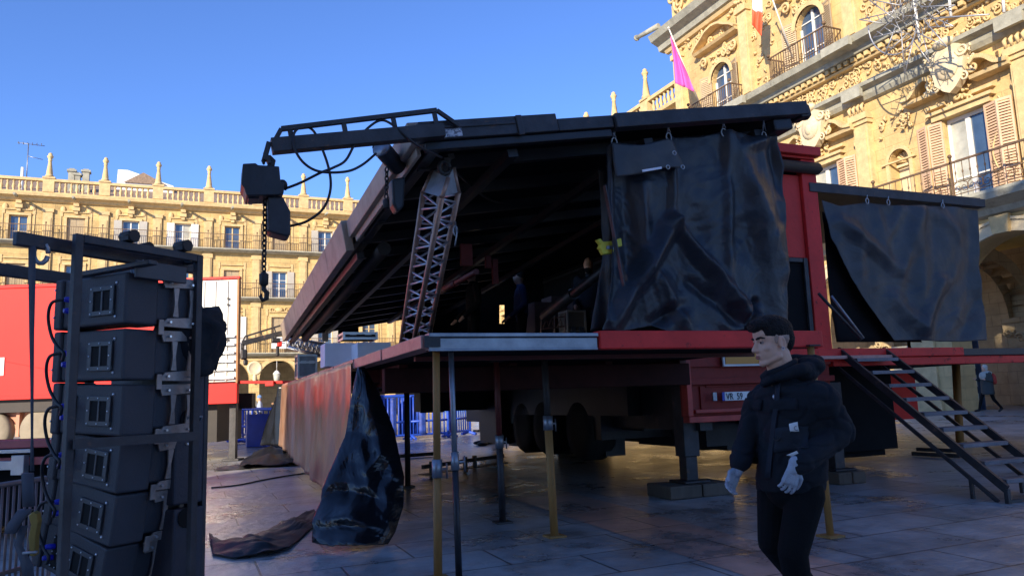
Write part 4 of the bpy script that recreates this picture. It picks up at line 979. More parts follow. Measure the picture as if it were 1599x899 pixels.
part("hook_block", IRON, lambda g: (g.lathe([(.015, 0), (.03, .01), (.03, .08), (.015, .09)], hc(603, 326), 8), g.tube([hc(606, 228), hc(598, 214), hc(585, 216), hc(583, 232)], .012, 6)), parent=H2)
H3 = thing("chain_hoist", "small red and black hoist hanging from the far roof arm before the white notice", "hoist", P_u(433, 532, 12.3))
part("motor_body", BLACK_M, lambda g: (pbox(g, 424, 528, 437, 535, -.12, .12, 12.3), pbox(g, 431, 540, 436, 556, -.06, .06, 12.3)), .02, parent=H3)
part("red_cover", RED, lambda g: (pbox(g, 433, 533, 440, 541, -.1, .1, 12.3)), .02, parent=H3)
part("hook", IRON, lambda g: g.tube([P_u(430, 524, 12.3), P_u(430, 529, 12.3)], .03, 6), parent=H3)
H4 = thing("chain_hoist", "black hoist hanging from the end of the far roof arm beside the white trailer end", "hoist", P_u(382, 555, 12.3))
part("motor_body", BLACK_M, lambda g: (pbox(g, 376, 546, 386, 561, -.13, .13, 12.3), pbox(g, 380, 561, 387, 570, -.08, .1, 12.3)), .03, parent=H4)
part("hook", IRON, lambda g: g.tube([P_u(379, 537, 12.3), P_u(379, 547, 12.3)], .03, 6), parent=H4)

# ------------------------------------------------------------------ hanging sheets
def place_u(u0): return lambda x, y, h, i, j: P_u(x, y, u0)-UU*h
S1 = thing("stage_curtain", "black stage curtain hung on hooks from the near roof edge beside the red post", "curtain", T(3, .1, 4.2))
rd = [((1048, 348), (952, 512), 12, .16), ((1048, 348), (1150, 470), 9, .13), ((1150, 470), (1172, 505), 10, .12), ((1132, 208), (1140, 470), 7, .06), ((1046, 215), (1049, 345), 6, .07), ((975, 280), (990, 500), 14, -.07), ((1000, 290), (1010, 430), 9, .06),
      ((1090, 350), (1130, 430), 14, -.05), ((1140, 215), (1225, 420), 16, .09), ((1205, 215), (1222, 300), 10, -.1), ((1165, 230), (1205, 215), 9, .08), ((1160, 350), (1200, 500), 13, -.05), ((1030, 440), (1075, 515), 12, .10), ((1060, 480), (1020, 505), 10, -.1),
      ((950, 230), (944, 500), 7, .1), ((1110, 380), (1125, 505), 12, .06), ((1180, 300), (1215, 500), 18, .05), ((1180, 470), (1165, 505), 5, -.1), ((1080, 440), (1150, 500), 8, -.07), ((1190, 505), (1170, 480), 8, .1)]
gm = cloth_mesh([(944, 232), (958, 222), (1000, 228), (1045, 214), (1090, 214), (1132, 205), (1175, 214), (1213, 208)], [(938, 516), (962, 519), (1020, 508), (1050, 522), (1110, 519), (1165, 516), (1195, 510), (1229, 519)],
                [(944, 232), (944, 330), (953, 430), (938, 516)], [(1213, 208), (1226, 260), (1227, 400), (1229, 519)], place_u(.12), rd, 150, 140, .035, 2, crease=.012)
gm.build("sheet", PVC, S1, solid=.006)
fl = cloth_mesh([(956, 222), (1000, 228), (1044, 216), (1052, 220)], [(962, 276), (1000, 272), (1040, 262), (1070, 262)], [(956, 222), (958, 250), (962, 276)], [(1052, 220), (1060, 240), (1070, 262)], place_u(-.02), [((1000, 225), (1002, 275), 12, .02)], 24, 16, .02, 5)
fl.build("folded_flap", PVC_B, S1, solid=.006)
part("flap_label", OFFW, lambda g: g.bar(P_u(1003, 267, -.075), P_u(1033, 262, -.075), .008, .022), parent=S1)
for XY in ((1053, 239), (1043, 261), (1066, 261)): part("eyelet", GALV, lambda g: [g.tube([P_u(x, y, -.085)+VV*(.02*math.cos(t))+V3((0, 0, .02*math.sin(t))) for t in [k*.628 for k in range(10)]], .006, 5, True) for x, y in ((XY),)], parent=S1)
for x, y, yt in ((959, 222, 205), (1044, 214, 196), (1130, 207, 188), (1193, 212, 180)):
    part("hanging_hook", GALV, lambda g: (g.tube([P_u(x, y, .08)+VV*(.03*math.cos(t))+V3((0, 0, .045*math.sin(t))) for t in [k*.628 for k in range(10)]], .009, 5, True), g.tube([P_u(x-2, y-7, .08), P_u(x+1, yt, .05)], .009, 5), g.tube([P_u(x+3, y-7, .08), P_u(x-2, yt+3, .05)], .007, 5)), parent=S1)
# two thin strips and the dark gathered edge behind the curtain
g = cloth_mesh([(935, 262), (950, 262)], [(922, 517), (985, 517)], [(935, 262), (940, 400), (922, 517)], [(950, 262), (965, 400), (985, 517)], place_u(.3), [((945, 300), (955, 515), 7, .08)], 12, 40, .05, 8)
g.build("gathered_edge", PVC, S1, solid=.01)
part("tie_strap", BLACK_W, lambda g: (g.bar(P_u(944, 290, -.01), P_u(974, 446, -.06), .01, .05), g.bar(P_u(958, 375, -.02), P_u(978, 440, -.07), .01, .04)), parent=S1)
YS = thing("yellow_strap_ratchet", "yellow strap hook caught on the edge of the near stage curtain", "strap", P_u(945, 386, .05))
part("hook_body", YEL, lambda g: g.prism([P_u(x, y, .1) for x, y in ((930, 375), (936, 373), (940, 378), (955, 377), (968, 372), (970, 385), (957, 388), (956, 396), (940, 398), (936, 390), (933, 388), (936, 382))], UU*-.03, UU*.03), .01, parent=YS)
part("grey_insert", GREY_M, lambda g: pbox(g, 944, 385, 956, 390, -.045, -.031, .1), parent=YS)
S2 = thing("stage_curtain", "dull black curtain hung under the right roof wing above the stairs", "curtain", T(8.6, 2.6, 4.3))
rd = [((1310, 345), (1400, 420), 9, .09), ((1432, 330), (1400, 460), 10, .07), ((1435, 330), (1440, 515), 12, .08), ((1395, 470), (1440, 515), 12, .09), ((1470, 440), (1440, 510), 10, .09), ((1370, 330), (1380, 390), 8, .05), ((1520, 330), (1515, 480), 14, -.07), ((1460, 330), (1500, 370), 9, .05), ((1530, 470), (1500, 530), 12, -.08), ((1335, 350), (1345, 440), 8, .05), ((1405, 330), (1385, 370), 7, .05)]
gm = cloth_mesh([(1284, 312), (1310, 322), (1352, 316), (1386, 320), (1430, 322), (1480, 322), (1529, 327)], [(1396, 532), (1430, 531), (1470, 533), (1505, 533), (1539, 531)], [(1284, 312), (1297, 372), (1340, 452), (1396, 532)], [(1529, 327), (1532, 420), (1539, 480), (1539, 531)], place_u(2.55), rd, 130, 110, .045, 12, crease=.009)
gm.build("sheet", PVC_B, S2, solid=.006)
g = cloth_mesh([(1284, 330), (1300, 340)], [(1305, 534), (1440, 534)], [(1284, 330), (1294, 440), (1305, 534)], [(1300, 340), (1370, 440), (1440, 534)], place_u(2.75), [], 20, 20, .03, 3); g.build("shaded_fold", FLAT_BLACK, S2, solid=.006)  # fold in flat black, the shadow inside the curtain put into its colour
for x, y in ((1354, 314), (1387, 316), (1472, 321)): part("hanging_hook", GALV, lambda g: (g.tube([P_u(x, y, 2.5)+VV*(.03*math.cos(t))+V3((0, 0, .045*math.sin(t))) for t in [k*.628 for k in range(10)]], .009, 5, True), g.tube([P_u(x, y-4, 2.5), P_u(x, y-14, 2.55)], .009, 5)), parent=S2)

# skirt along the left edge and the sheets at its corner and on the ground
SKIRT = M("streaked_brown_tarpaulin", (.27, .135, .075), .29, var=.35, scale=2, bump=.5, bscale=4, spec=.6, col2=(.36, .25, .17), thr=(.42, .65), c2scale=1.6, aniso=(1, 1, .3), r2=.5)  # brown sheet; upright tan streaks stand for reflections drawn out by folds
nt_ = SKIRT.node_tree
SK = thing("stage_skirt", "glossy brown tarpaulin skirt hung along the left edge of the deck", "skirt", T(0, 7, .4))
def skf(i, j):
    u = 3.3+i*9.6; zt = 2.03; zb = .16+.05*(u-3.3)
    z = lerp(zt, zb, j)
    h = .035*noise.noise((u*2.2, z*.7, 3))*(.3+j)+.03*math.sin(u*5+2*noise.noise((u, z, 1)))*j+.02*noise.noise((u*6, z*3, 9))
    return T(-.075-h-.03*j, u, z)
g = MB(); g.grid(skf, 110, 30); g.build("sheet", SKIRT, SK, solid=.006)
def skf2(i, j):
    a = P_v(445, 598, -.1).lerp(P_v(440, 600, -.1), i)
    u = 12.9+i*.9*(.2+j); return T(-.1-.35*i*j+.06*math.sin(i*9+j*3), u, lerp(2.03, .62, j))
g = MB(); g.grid(skf2, 14, 20); g.build("loose_end", PVC_G, SK, solid=.006)
part("dark_opening_flap", FLAT_BLACK, lambda g: g.prism([T(-.02, 12.6, 1.9), T(.3, 13.4, 1.9), T(.3, 13.4, .5), T(-.05, 12.8, .45)], (0, 0, 0), (0.01, 0, 0)), parent=SK)
CD = thing("corner_sheet", "glossy black plastic sheet draped from the deck corner to the ground", "sheet", P_g(560, 840))
dl = [(562, 563), (553, 610), (540, 680), (506, 760), (504, 778), (490, 812), (488, 846)]; dr = [(566, 563), (592, 610), (615, 670), (632, 742), (630, 790), (618, 828), (606, 848)]
def place_c(x, y, h, i, j):
    D = 9.35-1.45*j**1.3 - .25*math.sin(math.pi*i)*j
    return P_dep(x, y, D)-CF*h*1.0
rd = [((563, 570), (548, 700), 12, .10), ((548, 700), (500, 780), 16, .12), ((570, 580), (598, 700), 13, .10), ((598, 700), (626, 750), 14, .10), ((566, 690), (578, 770), 9, .07), ((604, 765), (612, 835), 13, .10), ((495, 806), (545, 797), 15, .16), ((545, 797), (600, 822), 13, .11), ((500, 838), (590, 842), 12, .09), ((530, 768), (596, 782), 11, -.10), ((580, 610), (574, 670), 8, .05), ((560, 640), (540, 740), 9, -.06), ((610, 720), (590, 760), 9, -.06), ((600, 700), (575, 735), 6, .05)]
gm = cloth_mesh([(562, 563), (566, 563)], [(488, 846), (520, 850), (570, 846), (606, 848)], dl, dr, place_c, rd, 100, 150, .05, 21, .022, crease=.016)
zz = CD
gm.build("sheet", PVC_G, CD, solid=.008)
PVC_S = M("black_sheet_dusty", (.010, .010, .012), .55, spec=.3, var=.3, scale=2, bump=.2, bscale=20, col2=(.022, .018, .017), thr=(.55, .75))
def ground_sheet(name, label, left, right, seed, h0=.04, mat=PVC_S, amp=.09):
    def fn(i, j):
        a = poly_at(left, j); b = poly_at(right, j); p = P_g(lerp(a[0], b[0], i), lerp(a[1], b[1], i))
        e = math.sin(math.pi*i)*math.sin(math.pi*j)
        z = h0*(.25+.75*e)+amp*max(0, noise.noise((p.x*2.2+seed, p.y*1.3, seed))+.15)*(.35+e)+.05*abs(noise.noise((p.x*5, p.y*4, seed)))+.05*max(0, .25-abs(noise.noise((p.x*2.6+p.y, p.y*1.5, seed+4))))*(.3+e)
        return p+V3((0, 0, max(.008, z)))
    g = MB(); g.grid(fn, 50, 40); o = g.build(name, mat, solid=.006); return tag(o, label, "sheet")
ground_sheet("plastic_sheet", "crumpled black plastic sheet on the paving, trailing left from the draped corner", [(326, 836), (345, 846), (375, 843), (412, 832), (450, 816), (490, 798)], [(332, 868), (365, 874), (420, 868), (452, 858), (474, 838), (500, 814)], 3)
ground_sheet("plastic_sheet", "folded black sheet on the ground beyond, beneath the far end of the brown skirt", [(372, 734), (380, 722), (398, 710)], [(476, 726), (478, 715), (470, 704)], 8, .16, PVC_S, .22)
ground_sheet("plastic_sheet", "flat dark sheet edge on the paving beside the folded black sheet", [(335, 736), (340, 730)], [(400, 731), (395, 724)], 11, .02, PVC_B, .03)
g = MB(); g.tube(spline([P_g(x, y, .015)+V3((0, 0, .0)) for x, y in ((330, 761), (370, 757), (410, 749), (450, 742), (480, 738))], 6), .014, 6); tag(g.build("ground_cable", CABLE), "thin black cable lying across the pale paving towards the brown skirt", "cable")

# ------------------------------------------------------------------ props under the deck edge
def post(label, tx, ty, tu, fx, fy, r, mat, split=None, mat2=None, foot=True, ztop=1.95, fD=None):
    f = P_g(fx, fy) if fD is None else P_dep(fx, fy, fD)
    f.z = gz(f.x, f.y) if fD is not None else f.z
    t = P_u(tx, ty, tu); d = t-f; t = f+d*((ztop-f.z)/d.z)
    o = thing("support_post", label, "post", f, "props under the stage decks")
    if split is None: part("tube", mat, lambda g: g.tube([f, t], r, 10), parent=o)
    else:
        m_ = f.lerp(t, split); part("lower_tube", mat, lambda g: g.tube([f, m_], r, 10), parent=o); part("upper_tube", mat2, lambda g: g.tube([m_-(t-f)*.02, t], r*.86, 10), parent=o)
        part("collar", GREY_M, lambda g: (g.tube([m_-(t-f)*.035, m_+(t-f)*.045], r*1.25, 12), g.tube([m_, m_+VV*.09], .012, 6), g.tube([m_+VV*.085+V3((0, 0, -.08)), m_+VV*.085+V3((0, 0, .05))], .008, 6)), parent=o)
    if foot: part("foot_plate", mat if split is None else mat, lambda g: g.obox(f+V3((0, 0, .012)), VV*.095, UU*.095, V3((0, 0, .01))), parent=o)
    part("head_plate", IRON, lambda g: g.obox(t, VV*.07, UU*.07, V3((0, 0, .008))), parent=o)
f = T(*stage(P_u(683, 880, .12))[:2], 0)
post("yellow wooden prop with a grey collar, nearest to the deck corner", 681, 545, .12, 684, 905, .036, WOOD_P, .47, WOOD_P)
post("dark steel prop standing close right of the yellow wooden one", 704, 545, .14, 717, 908, .028, BLACK_M, .5, GREY_M)
post("prop with yellow lower half and dark top under the middle of the deck", 851, 578, 1.25, 866, 838, .042, WOOD_P, .62, IRON)
post("dark rusty prop deeper in the shade, left of the half yellow prop", 776, 595, 2.1, 785, 816, .04, BLACK_W, .5, RED_D)
post("thin black prop just behind the draped black sheet", 635, 600, 6.1, 637, 760, .045, IRON)
post("yellow prop on a foot plate half hidden by the walking man", 1266, 545, -.04, 1297, 838, .036, WOOD_P)
post("short yellow prop under the right deck, seen through the stairs", 1492, 560, 6.0, 1499, 690, .085, WOOD_P)
SBAR = thing("steel_spreader_bar", "rusty steel bar with clamp feet lying under the deck", "steel bar", P_g(700, 745))
def sb_(g):
    a, b = P_g(660, 741), P_g(786, 722); g.bar(a+V3((0, 0, .14)), b+V3((0, 0, .14)), .06, .07)
    for t in (.1, .5, .62, .95): p = a.lerp(b, t); g.bar(p, p+V3((0, 0, .22)), .07, .07, (1, 0, 0))
    g.bar(a, b, .25, .02)
part("bar", BLACK_W, sb_, parent=SBAR); part("bar", BLACK_W, lambda g: g.bar(P_g(624, 716)+V3((0, 0, .06)), P_g(676, 712)+V3((0, 0, .06)), .07, .08), parent=SBAR)
RAG = tag(MB().build("dropped_rag", IRON) if False else (lambda g: (g.ell(P_g(755, 694)+V3((0, 0, .06)), (.3, .12, .07), 10, 6), g.ell(P_g(748, 696)+V3((.1, 0, .05)), (.16, .14, .06), 8, 6), g.build("dropped_glove", IRON))[-1])(MB()), "dark crumpled glove lying on the lit paving under the deck", "glove")

# cases and crates on the deck
def case(name, label, cat, x0, y0, x1, u, h, d, mat, trim=None, zb=FLOOR, grp=None, lid=True, rot=0):
    a, b = stage(P_u(x0, y0, u)), stage(P_u(x1, y0, u)); z1 = a[2]; z0 = zb if h is None else z1-h
    o = thing(name, label, cat, T((a[0]+b[0])/2, u+d/2, z0), grp)
    part("body", mat, lambda g: vbox(g, a[0]+.012, b[0]-.012, u+.012, u+d-.012, z0+.01, z1-.012), .008, parent=o)
    if trim:
        def tf(g):
            for v in (a[0], b[0]):
                for q in (u, u+d): vbox(g, v-.018, v+.018, q-.018, q+.018, z0, z1)
            for z in (z0+.02, z1-.02) + ((z0+.66*(z1-z0),) if lid else ()):
                vbox(g, a[0]+.018, b[0]-.018, u-.012, u+.012, z-.018, z+.018); vbox(g, a[0]-.012, a[0]+.012, u+.018, u+d-.018, z-.018, z+.018); vbox(g, b[0]-.012, b[0]+.012, u+.018, u+d-.018, z-.018, z+.018)
        part("edge_trim", trim, tf, parent=o)
        part("latch", ALU, lambda g: [vbox(g, lerp(a[0], b[0], t)-.05, lerp(a[0], b[0], t)+.05, u-.03, u-.013, z0+.6*(z1-z0), z0+.72*(z1-z0)) for t in (.27, .73)], parent=o)
    return o
case("flight_case", "grey aluminium edged flight case standing at the far end of the deck", "flight case", 466, 553, 494, 9.2, None, .5, GREY_M, ALU)
case("flight_case", "black aluminium edged case lying on the deck left of the truss tower", "flight case", 537, 518, 588, 5.6, .12, .5, BLACK_M, ALU, lid=False)
case("white_crate", "pale crate on the deck, nearer to the grey flight case", "crate", 506, 534, 556, 5.2, None, .5, OFFW)
case("white_crate", "pale crate on the deck behind the pinkish side beam", "crate", 557, 533, 612, 4.7, None, .6, OFFW)
PB = M("dusty_pink_case", (.16, .10, .08), .7, var=.2); GB = M("drab_case", (.22, .19, .14), .6, var=.2)
case("equipment_box", "dusty brown box in the dark stage, beside the man in blue", "box", 834, 470, 866, 9.2, None, .6, PB)
case("equipment_box", "taller dusty brown box behind the sloping brace", "box", 860, 461, 884, 9.9, None, .6, PB)
case("equipment_box", "dusty brown box on the stage left of the man at the curtain", "box", 893, 458, 914, 9.6, None, .6, PB)
case("flight_case", "drab grey case with pale edges at the curtain foot on the stage", "flight case", 886, 484, 913, 8.2, None, .4, GB, M("pale_trim", (.45, .4, .32), .6))
RK = thing("truss_rack", "low open metal rack standing on the stage between boxes", "rack", P_u(865, 515, 7.9))
def rk(g):
    for x in (845, 866, 882): g.tube([P_u(x, 490, 7.9), P_u(x, 540, 7.9)], .018, 6)
    for y in (497, 512): g.tube([P_u(845, y+2, 7.9), P_u(882, y-3, 7.9)], .015, 6)
    for x in (848, 856, 870): g.tube([P_u(x, 512, 7.9), P_u(x+5, 498, 7.9), P_u(x+9, 511, 7.9)], .012, 6)
part("frame", TRUSS, rk, parent=RK)
LT = thing("lying_truss", "silver truss lying at the far end of the stage beside the grey flight case", "truss", P_u(475, 540, 12.7))
def lt(g):
    a, b, c, d = P_u(450, 528, 12.8), P_u(508, 536, 12.8), P_u(450, 541, 12.8), P_u(508, 556, 12.8)
    for q in (0, .3):
        g.tube([a+UU*q, b+UU*q], .03, 6); g.tube([c+UU*q, d+UU*q], .03, 6)
        for i in range(8): t = i/8; g.tube([a.lerp(b, t)+UU*q, c.lerp(d, t+.06)+UU*q], .018, 5); g.tube([c.lerp(d, t+.06)+UU*q, a.lerp(b, t+.12)+UU*q], .018, 5)
part("tubes", ALU, lt, parent=LT)
FC = thing("floor_monitor", "small pale panel leaning at the far end of the deck", "panel", P_u(507, 525, 12.5))
part("face", WHITE, lambda g: pbox(g, 503, 516, 513, 533, 0, .06, 12.5), .01, parent=FC)
for px, py, u in ((812, 374, 9), (786, 404, 8), (893, 452, 8.5), (845, 375, 10), (678, 470, 4)):  # added white bars stand for gaps of light; no lamps hang here
    o = thing("light_gap", {812: "white bar for a gap of light high in the dark stage", 786: "small white bar for a gap of light above the man in blue", 893: "pale bar for a gap of light above the brown boxes on stage", 845: "tiny pale bar for a gap of light high behind the curtain edge", 678: "small pale bar for a gap of light by the truss tower, under the brace"}[px], "light gap", P_u(px, py, u), "added bars for gaps of light in the stage")
    part("gap_bar", OFFW, lambda g: g.tube([P_u(px-4, py+2, u), P_u(px+4, py-1, u)], .028, 8), parent=o)
    part("gap_stem", IRON, lambda g: g.tube([P_u(px, py, u), P_u(px, py-18, u)], .008, 5), parent=o)

# ------------------------------------------------------------------ stairs up to the right deck
STR = thing("metal_stairs", "black metal staircase with grated treads leading up to the right deck", "stairs", P_g(1580, 785))
lt_, lb = P_u(1318, 547, 2.5), P_g(1583, 768)
def stairs():
    a0 = T(7.0, 2.5, 2.0); a1 = T(7.02, .22, .27)
    wv = VV*.88
    dr_ = (a1-a0).normalized(); n = V3((0, 0, 1)); nn = (n-dr_*n.dot(dr_)).normalized()
    for k, off in enumerate((V3(), wv)):
        part("stringer", BLACK_W, lambda g: (g.bar(a0+off-dr_*.12, a1+off, .045, .1), g.bar(a0+off-nn*.22, a1+off-nn*.2, .03, .05)), .004, parent=STR)
        part("foot", BLACK_W, lambda g: (g.bar(a1+off, V3(((a1+off).x, (a1+off).y, gz(*(a1+off).xy))), .05, .05, (1, 0, 0)), g.bar(a1+off+UU*.45+V3((0, 0, .1)), V3(((a1+off+UU*.45).x, (a1+off+UU*.45).y, gz(*(a1+off+UU*.45).xy))), .04, .04, (1, 0, 0))), parent=STR)
    for i in range(9):
        c = a0.lerp(a1, (i+.42)/8.9)
        part("tread", GREY_T, lambda g: (g.obox(c+wv*.5, VV*.4, UU*.1, V3((0, 0, .014))), g.obox(c+wv*.5-UU*.1-V3((0, 0, .012)), VV*.4, UU*.012, V3((0, 0, .024)))), .003, parent=STR)
    part("base_bar", BLACK_W, lambda g: (g.bar(a1+V3((0, 0, -.14)), a1+wv+V3((0, 0, -.14)), .03, .03), g.bar(a0+wv-nn*.22, a1+wv-nn*.2, .02, .02)), parent=STR)
GREY_T = M("grated_tread", (.16, .16, .18), .5, .4, var=.3, bump=.6, bscale=60)
stairs()
g = MB(); a = P_u(1420, 712, 4.0)
BS = thing("steel_frame_base", "black steel base frame lying under the right deck behind the stairs", "frame", P_g(1450, 712))
for x0, y0, x1, y1 in ((1425, 712, 1500, 716), (1432, 705, 1505, 708)): part("bar", BLACK_W, lambda g: g.bar(P_g(x0, y0)+V3((0, 0, .05)), P_g(x1, y1)+V3((0, 0, .05)), .06, .07), parent=BS)
SPK_R = thing("leaning_poles", "steel and blue poles leaning on the right deck at the curtain foot", "poles", P_u(1330, 535, 2.3))
part("pole", BLACK_W, lambda g: g.tube([P_u(1278, 458, 2.35), P_u(1345, 530, 2.25)], .022, 6), parent=SPK_R)
part("pole", GREY_M, lambda g: g.tube([P_u(1298, 462, 2.4), P_u(1348, 528, 2.3)], .022, 6), parent=SPK_R)
# ------------------------------------------------------------------ red trailer on the left, in the sun
RR = V3((math.cos(YAW), -math.sin(YAW), 0)); FFW = V3((math.sin(YAW), math.cos(YAW), 0))
LT0 = P_dep(372, 560, 18.6); LT0 = V3((LT0.x, LT0.y, 0))
def L(a, b, z): return LT0+RR*a+FFW*b+V3((0, 0, z))
def P_l(px, py, b=0):
    d = ray(px, py); q = CAM+d*((LT0+FFW*b-CAM).dot(FFW)/d.dot(FFW)); e = q-LT0; return e.dot(RR), q.z
def lbox(g, a0, a1, b0, b1, z0, z1): g.obox(L((a0+a1)/2, (b0+b1)/2, (z0+z1)/2), RR*((a1-a0)/2), FFW*((b1-b0)/2), V3((0, 0, (z1-z0)/2)))
LTR = thing("red_trailer", "bright red trailer with a white ribbed end section, parked in the sun", "trailer", L(-5, 1.2, .3))
def lp_(name, mat, fn, bevel=0, parent=LTR): g = MB(); fn(g); return g.build(name, mat, parent, bevel=bevel)
ax_, zt = P_l(278, 436); _, zb = P_l(100, 621); _, zw = P_l(320, 598); _, zl = P_l(350, 630)
xr = 0.0; xl = -14
lp_("side_panel", RED_B, lambda g: (lbox(g, xl, ax_-.02, 0, .06, zb, zt), lbox(g, xl, ax_-.02, -.02, 0, zb, zb+.09), lbox(g, xl, ax_-.02, -.03, 0, zt-.08, zt), lbox(g, ax_-.45, ax_-.41, -.015, 0, zb+.1, zt-.09)), .01)
lp_("body_box", RED_M, lambda g: lbox(g, xl, xr-1.0, .07, 2.5, zw-.2, zt-.02))
def ribs(g):
    lbox(g, ax_, xr-.05, 0, .06, zw+.02, zt-.05)
    for t in (.02, .25, .42, .6, .8): a = lerp(ax_, xr, t); lbox(g, a, a+.035, -.03, -.001, zw+.04, zt-.08)
wp = lp_("white_end_panel", RIBW, ribs, .004)
lp_("lower_slat", ALU, lambda g: [lbox(g, ax_+.02, xr-.07, -.09, -.031, zw+.08+i*.2, zw+.14+i*.2) for i in range(6)], .005, parent=wp)
lp_("panel_latch", IRON, lambda g: [lbox(g, xr-.28, xr-.23, -.045, -.032, z, z+.05) for z in (zt-.55, zt-.7, zw+1.0, zw+.9)], parent=wp)
lp_("top_rail", RED, lambda g: lbox(g, ax_-.02, xr+.02, -.05, .1, zt-.045, zt+.02), .01)
lp_("corner_post", M("orange_brown_edge", (.35, .16, .06), .6, var=.3), lambda g: lbox(g, xr-.045, xr, -.03, .12, zw-.05, zt-.05))
lp_("lower_panel", RED_B, lambda g: lbox(g, ax_-.3, xr, -.06, .1, zl, zw-.02), .01)
lp_("chassis", IRON, lambda g: (lbox(g, xl, ax_, .15, .4, zb-.3, zb), lbox(g, xl, xr-.3, 1.9, 2.2, zb-.4, zb), lbox(g, -2.2, -.6, .3, 2.0, .75, zl+.02)))
salmon = M("salmon_subframe", (.52, .24, .15), .6, var=.2)
_, zs0 = P_l(40, 642); lp_("subframe", salmon, lambda g: (lbox(g, xl, -3.9, .42, .5, zs0-.3, zs0-.02), [lbox(g, -8.2+i*.9, -8.12+i*.9, .3, .5, zs0-.6, zs0) for i in range(5)]))
def lwheel(px, py, r):
    a, z = P_l(px, py, .35); c = L(a, .35, z); ax = FFW; w_ = .3
    g = MB(); g.lathe([(r*.6, -w_/2), (r*.9, -w_/2), (r, -w_*.3), (r, w_*.3), (r*.9, w_/2), (r*.6, w_/2)], c, 32, ax); wo = g.build("wheel", RUBBER_D, LTR)
    g = MB(); g.lathe([(.0, -w_*.42), (r*.16, -w_*.42), (r*.2, -w_*.1), (r*.45, -w_*.05), (r*.5, -w_*.3), (r*.6, -w_*.48), (r*.63, -w_*.4), (r*.6, w_*.4)], c, 28, ax)
    for i in range(10): t = i*.628; g.ell(c-FFW*(w_*.12)+RR*(r*.32*math.cos(t))+V3((0, 0, r*.32*math.sin(t))), (.025, .025, .025), 6, 4)
    g.build("rim", ALU, wo)
lwheel(66, 671, .5); lwheel(-12, 674, .5); lwheel(-90, 677, .5)
a, z = P_l(358, 640); f = P_g(358, 720)
lp_("jack_leg", BLACK_W, lambda g: (g.bar(L(a, .3, zl), L(a, .3, gz(f.x, f.y)+.05), .16, .16, tuple(FFW)), g.obox(L(a, .3, gz(f.x, f.y)+.03), RR*.2, FFW*.2, V3((0, 0, .025)))), .006)
lp_("folding_arm", RED, lambda g: (g.bar(L(xr, .1, zw), L(xr+1.35, .2, zw-.05), .1, .07), g.obox(L(xr+.75, .1, zw-.06), RR*.1, FFW*.08, V3((0, 0, .06)))), .008)
a, z0 = P_l(6, 586); _, z1 = P_l(6, 558)
lp_("warning_plate", WHITE, lambda g: lbox(g, a-.5, a, -.02, -.003, z0, z1)); lp_("warning_plate_face", GREY_M, lambda g: lbox(g, a-.46, a-.04, -.028, -.021, z0+.05, z1-.05))

# low flatbed in the shade, in front of it
FB0 = P_dep(95, 700, 9.0)
FBT = thing("flatbed_trailer", "low flatbed trailer with a red edge rail standing behind the speaker rack", "trailer", P_dep(20, 760, 9.4))
def fp(a, b, z): return V3((FB0.x, FB0.y, 0))+RR*a+FFW*b+V3((0, 0, z))
def fbox(g, a0, a1, b0, b1, z0, z1): g.obox(fp((a0+a1)/2, (b0+b1)/2, (z0+z1)/2), RR*((a1-a0)/2), FFW*((b1-b0)/2), V3((0, 0, (z1-z0)/2)))
def fz(py, px=40): return 1.5-(py-(650-.035*px))/(FPX/9.0)
FPK = M("faded_red_rail", (.42, .09, .09), .5, var=.2)
part("edge_rail", FPK, lambda g: (fbox(g, -6, 0, -.04, .08, fz(696), fz(683)), fbox(g, -6, .0, -.02, .1, fz(722), fz(710))), .01, parent=FBT)
part("grey_rail", GALV, lambda g: (fbox(g, -6, -.3, -.08, -.041, fz(703), fz(697)), fbox(g, -6, -.35, -.1, -.03, fz(728), fz(714)), fbox(g, -.5, -.35, -.12, -.02, fz(736), fz(706))), .006, parent=FBT)
part("load_bed", FLAT_BLACK, lambda g: (fbox(g, -6, 0, .1, 2.4, fz(735), fz(690)), fbox(g, -6, -.15, .12, 2.3, .25, fz(735))), parent=FBT)

# ------------------------------------------------------------------ speaker rack at the left
D1 = V3((math.sin(R_(52.1)), math.cos(R_(52.1)), 0)); D2 = V3((-D1.y, D1.x, 0))
RKP = P_dep(122, 372, 3.7); zt_ = RKP.z
def RP(a, b, z): return V3((RKP.x, RKP.y, 0))+D1*a+D2*b+V3((0, 0, z))
d_ = ray(311, 410); k = (RKP-CAM).cross(D1).z/ (d_.cross(D1)).z if False else None
# length of the top bar from the photo
best = min((abs((lambda q: (q-CAM).dot(CR)/(q-CAM).dot(CF)*FPX+799.5)(RKP+D1*t*.01)-311), t*.01) for t in range(20, 200))[1]
RL_ = best
RACK = thing("speaker_rack", "black square tube rack cage round the column of speakers", "rack", RP(RL_/2, .4, 0))
def gpost(a, b): p = RP(a, b, 0); return V3((p.x, p.y, gz(p.x, p.y)))
for a, b in ((0, 0), (RL_, 0), (RL_, .95)):
    part("upright", BLACK_W, lambda g: g.bar(gpost(a, b)+V3((0, 0, .03)), RP(a, b, zt_+.02), .036, .04, tuple(D1)), .004, parent=RACK)
part("upright", BLACK_W, lambda g: g.bar(gpost(0, .95), RP(0, .95, zt_), .05, .05, tuple(D1)), .004, parent=RACK)
part("top_rail", BLACK_W, lambda g: (g.bar(RP(.02, 0, zt_), RP(RL_-.02, 0, zt_), .036, .042), g.bar(RP(RL_, .02, zt_), RP(RL_, .92, zt_), .036, .042)), .004, parent=RACK)
part("rear_rail", BLACK_W, lambda g: (g.bar(RP(-1.0, .98, zt_-.0), RP(RL_, .98, zt_-.03), .04, .07)), .004, parent=RACK)
part("middle_rail", BLACK_W, lambda g: (g.bar(RP(0, -.04, 1.37), RP(RL_, -.04, 1.37), .012, .045)), parent=RACK)
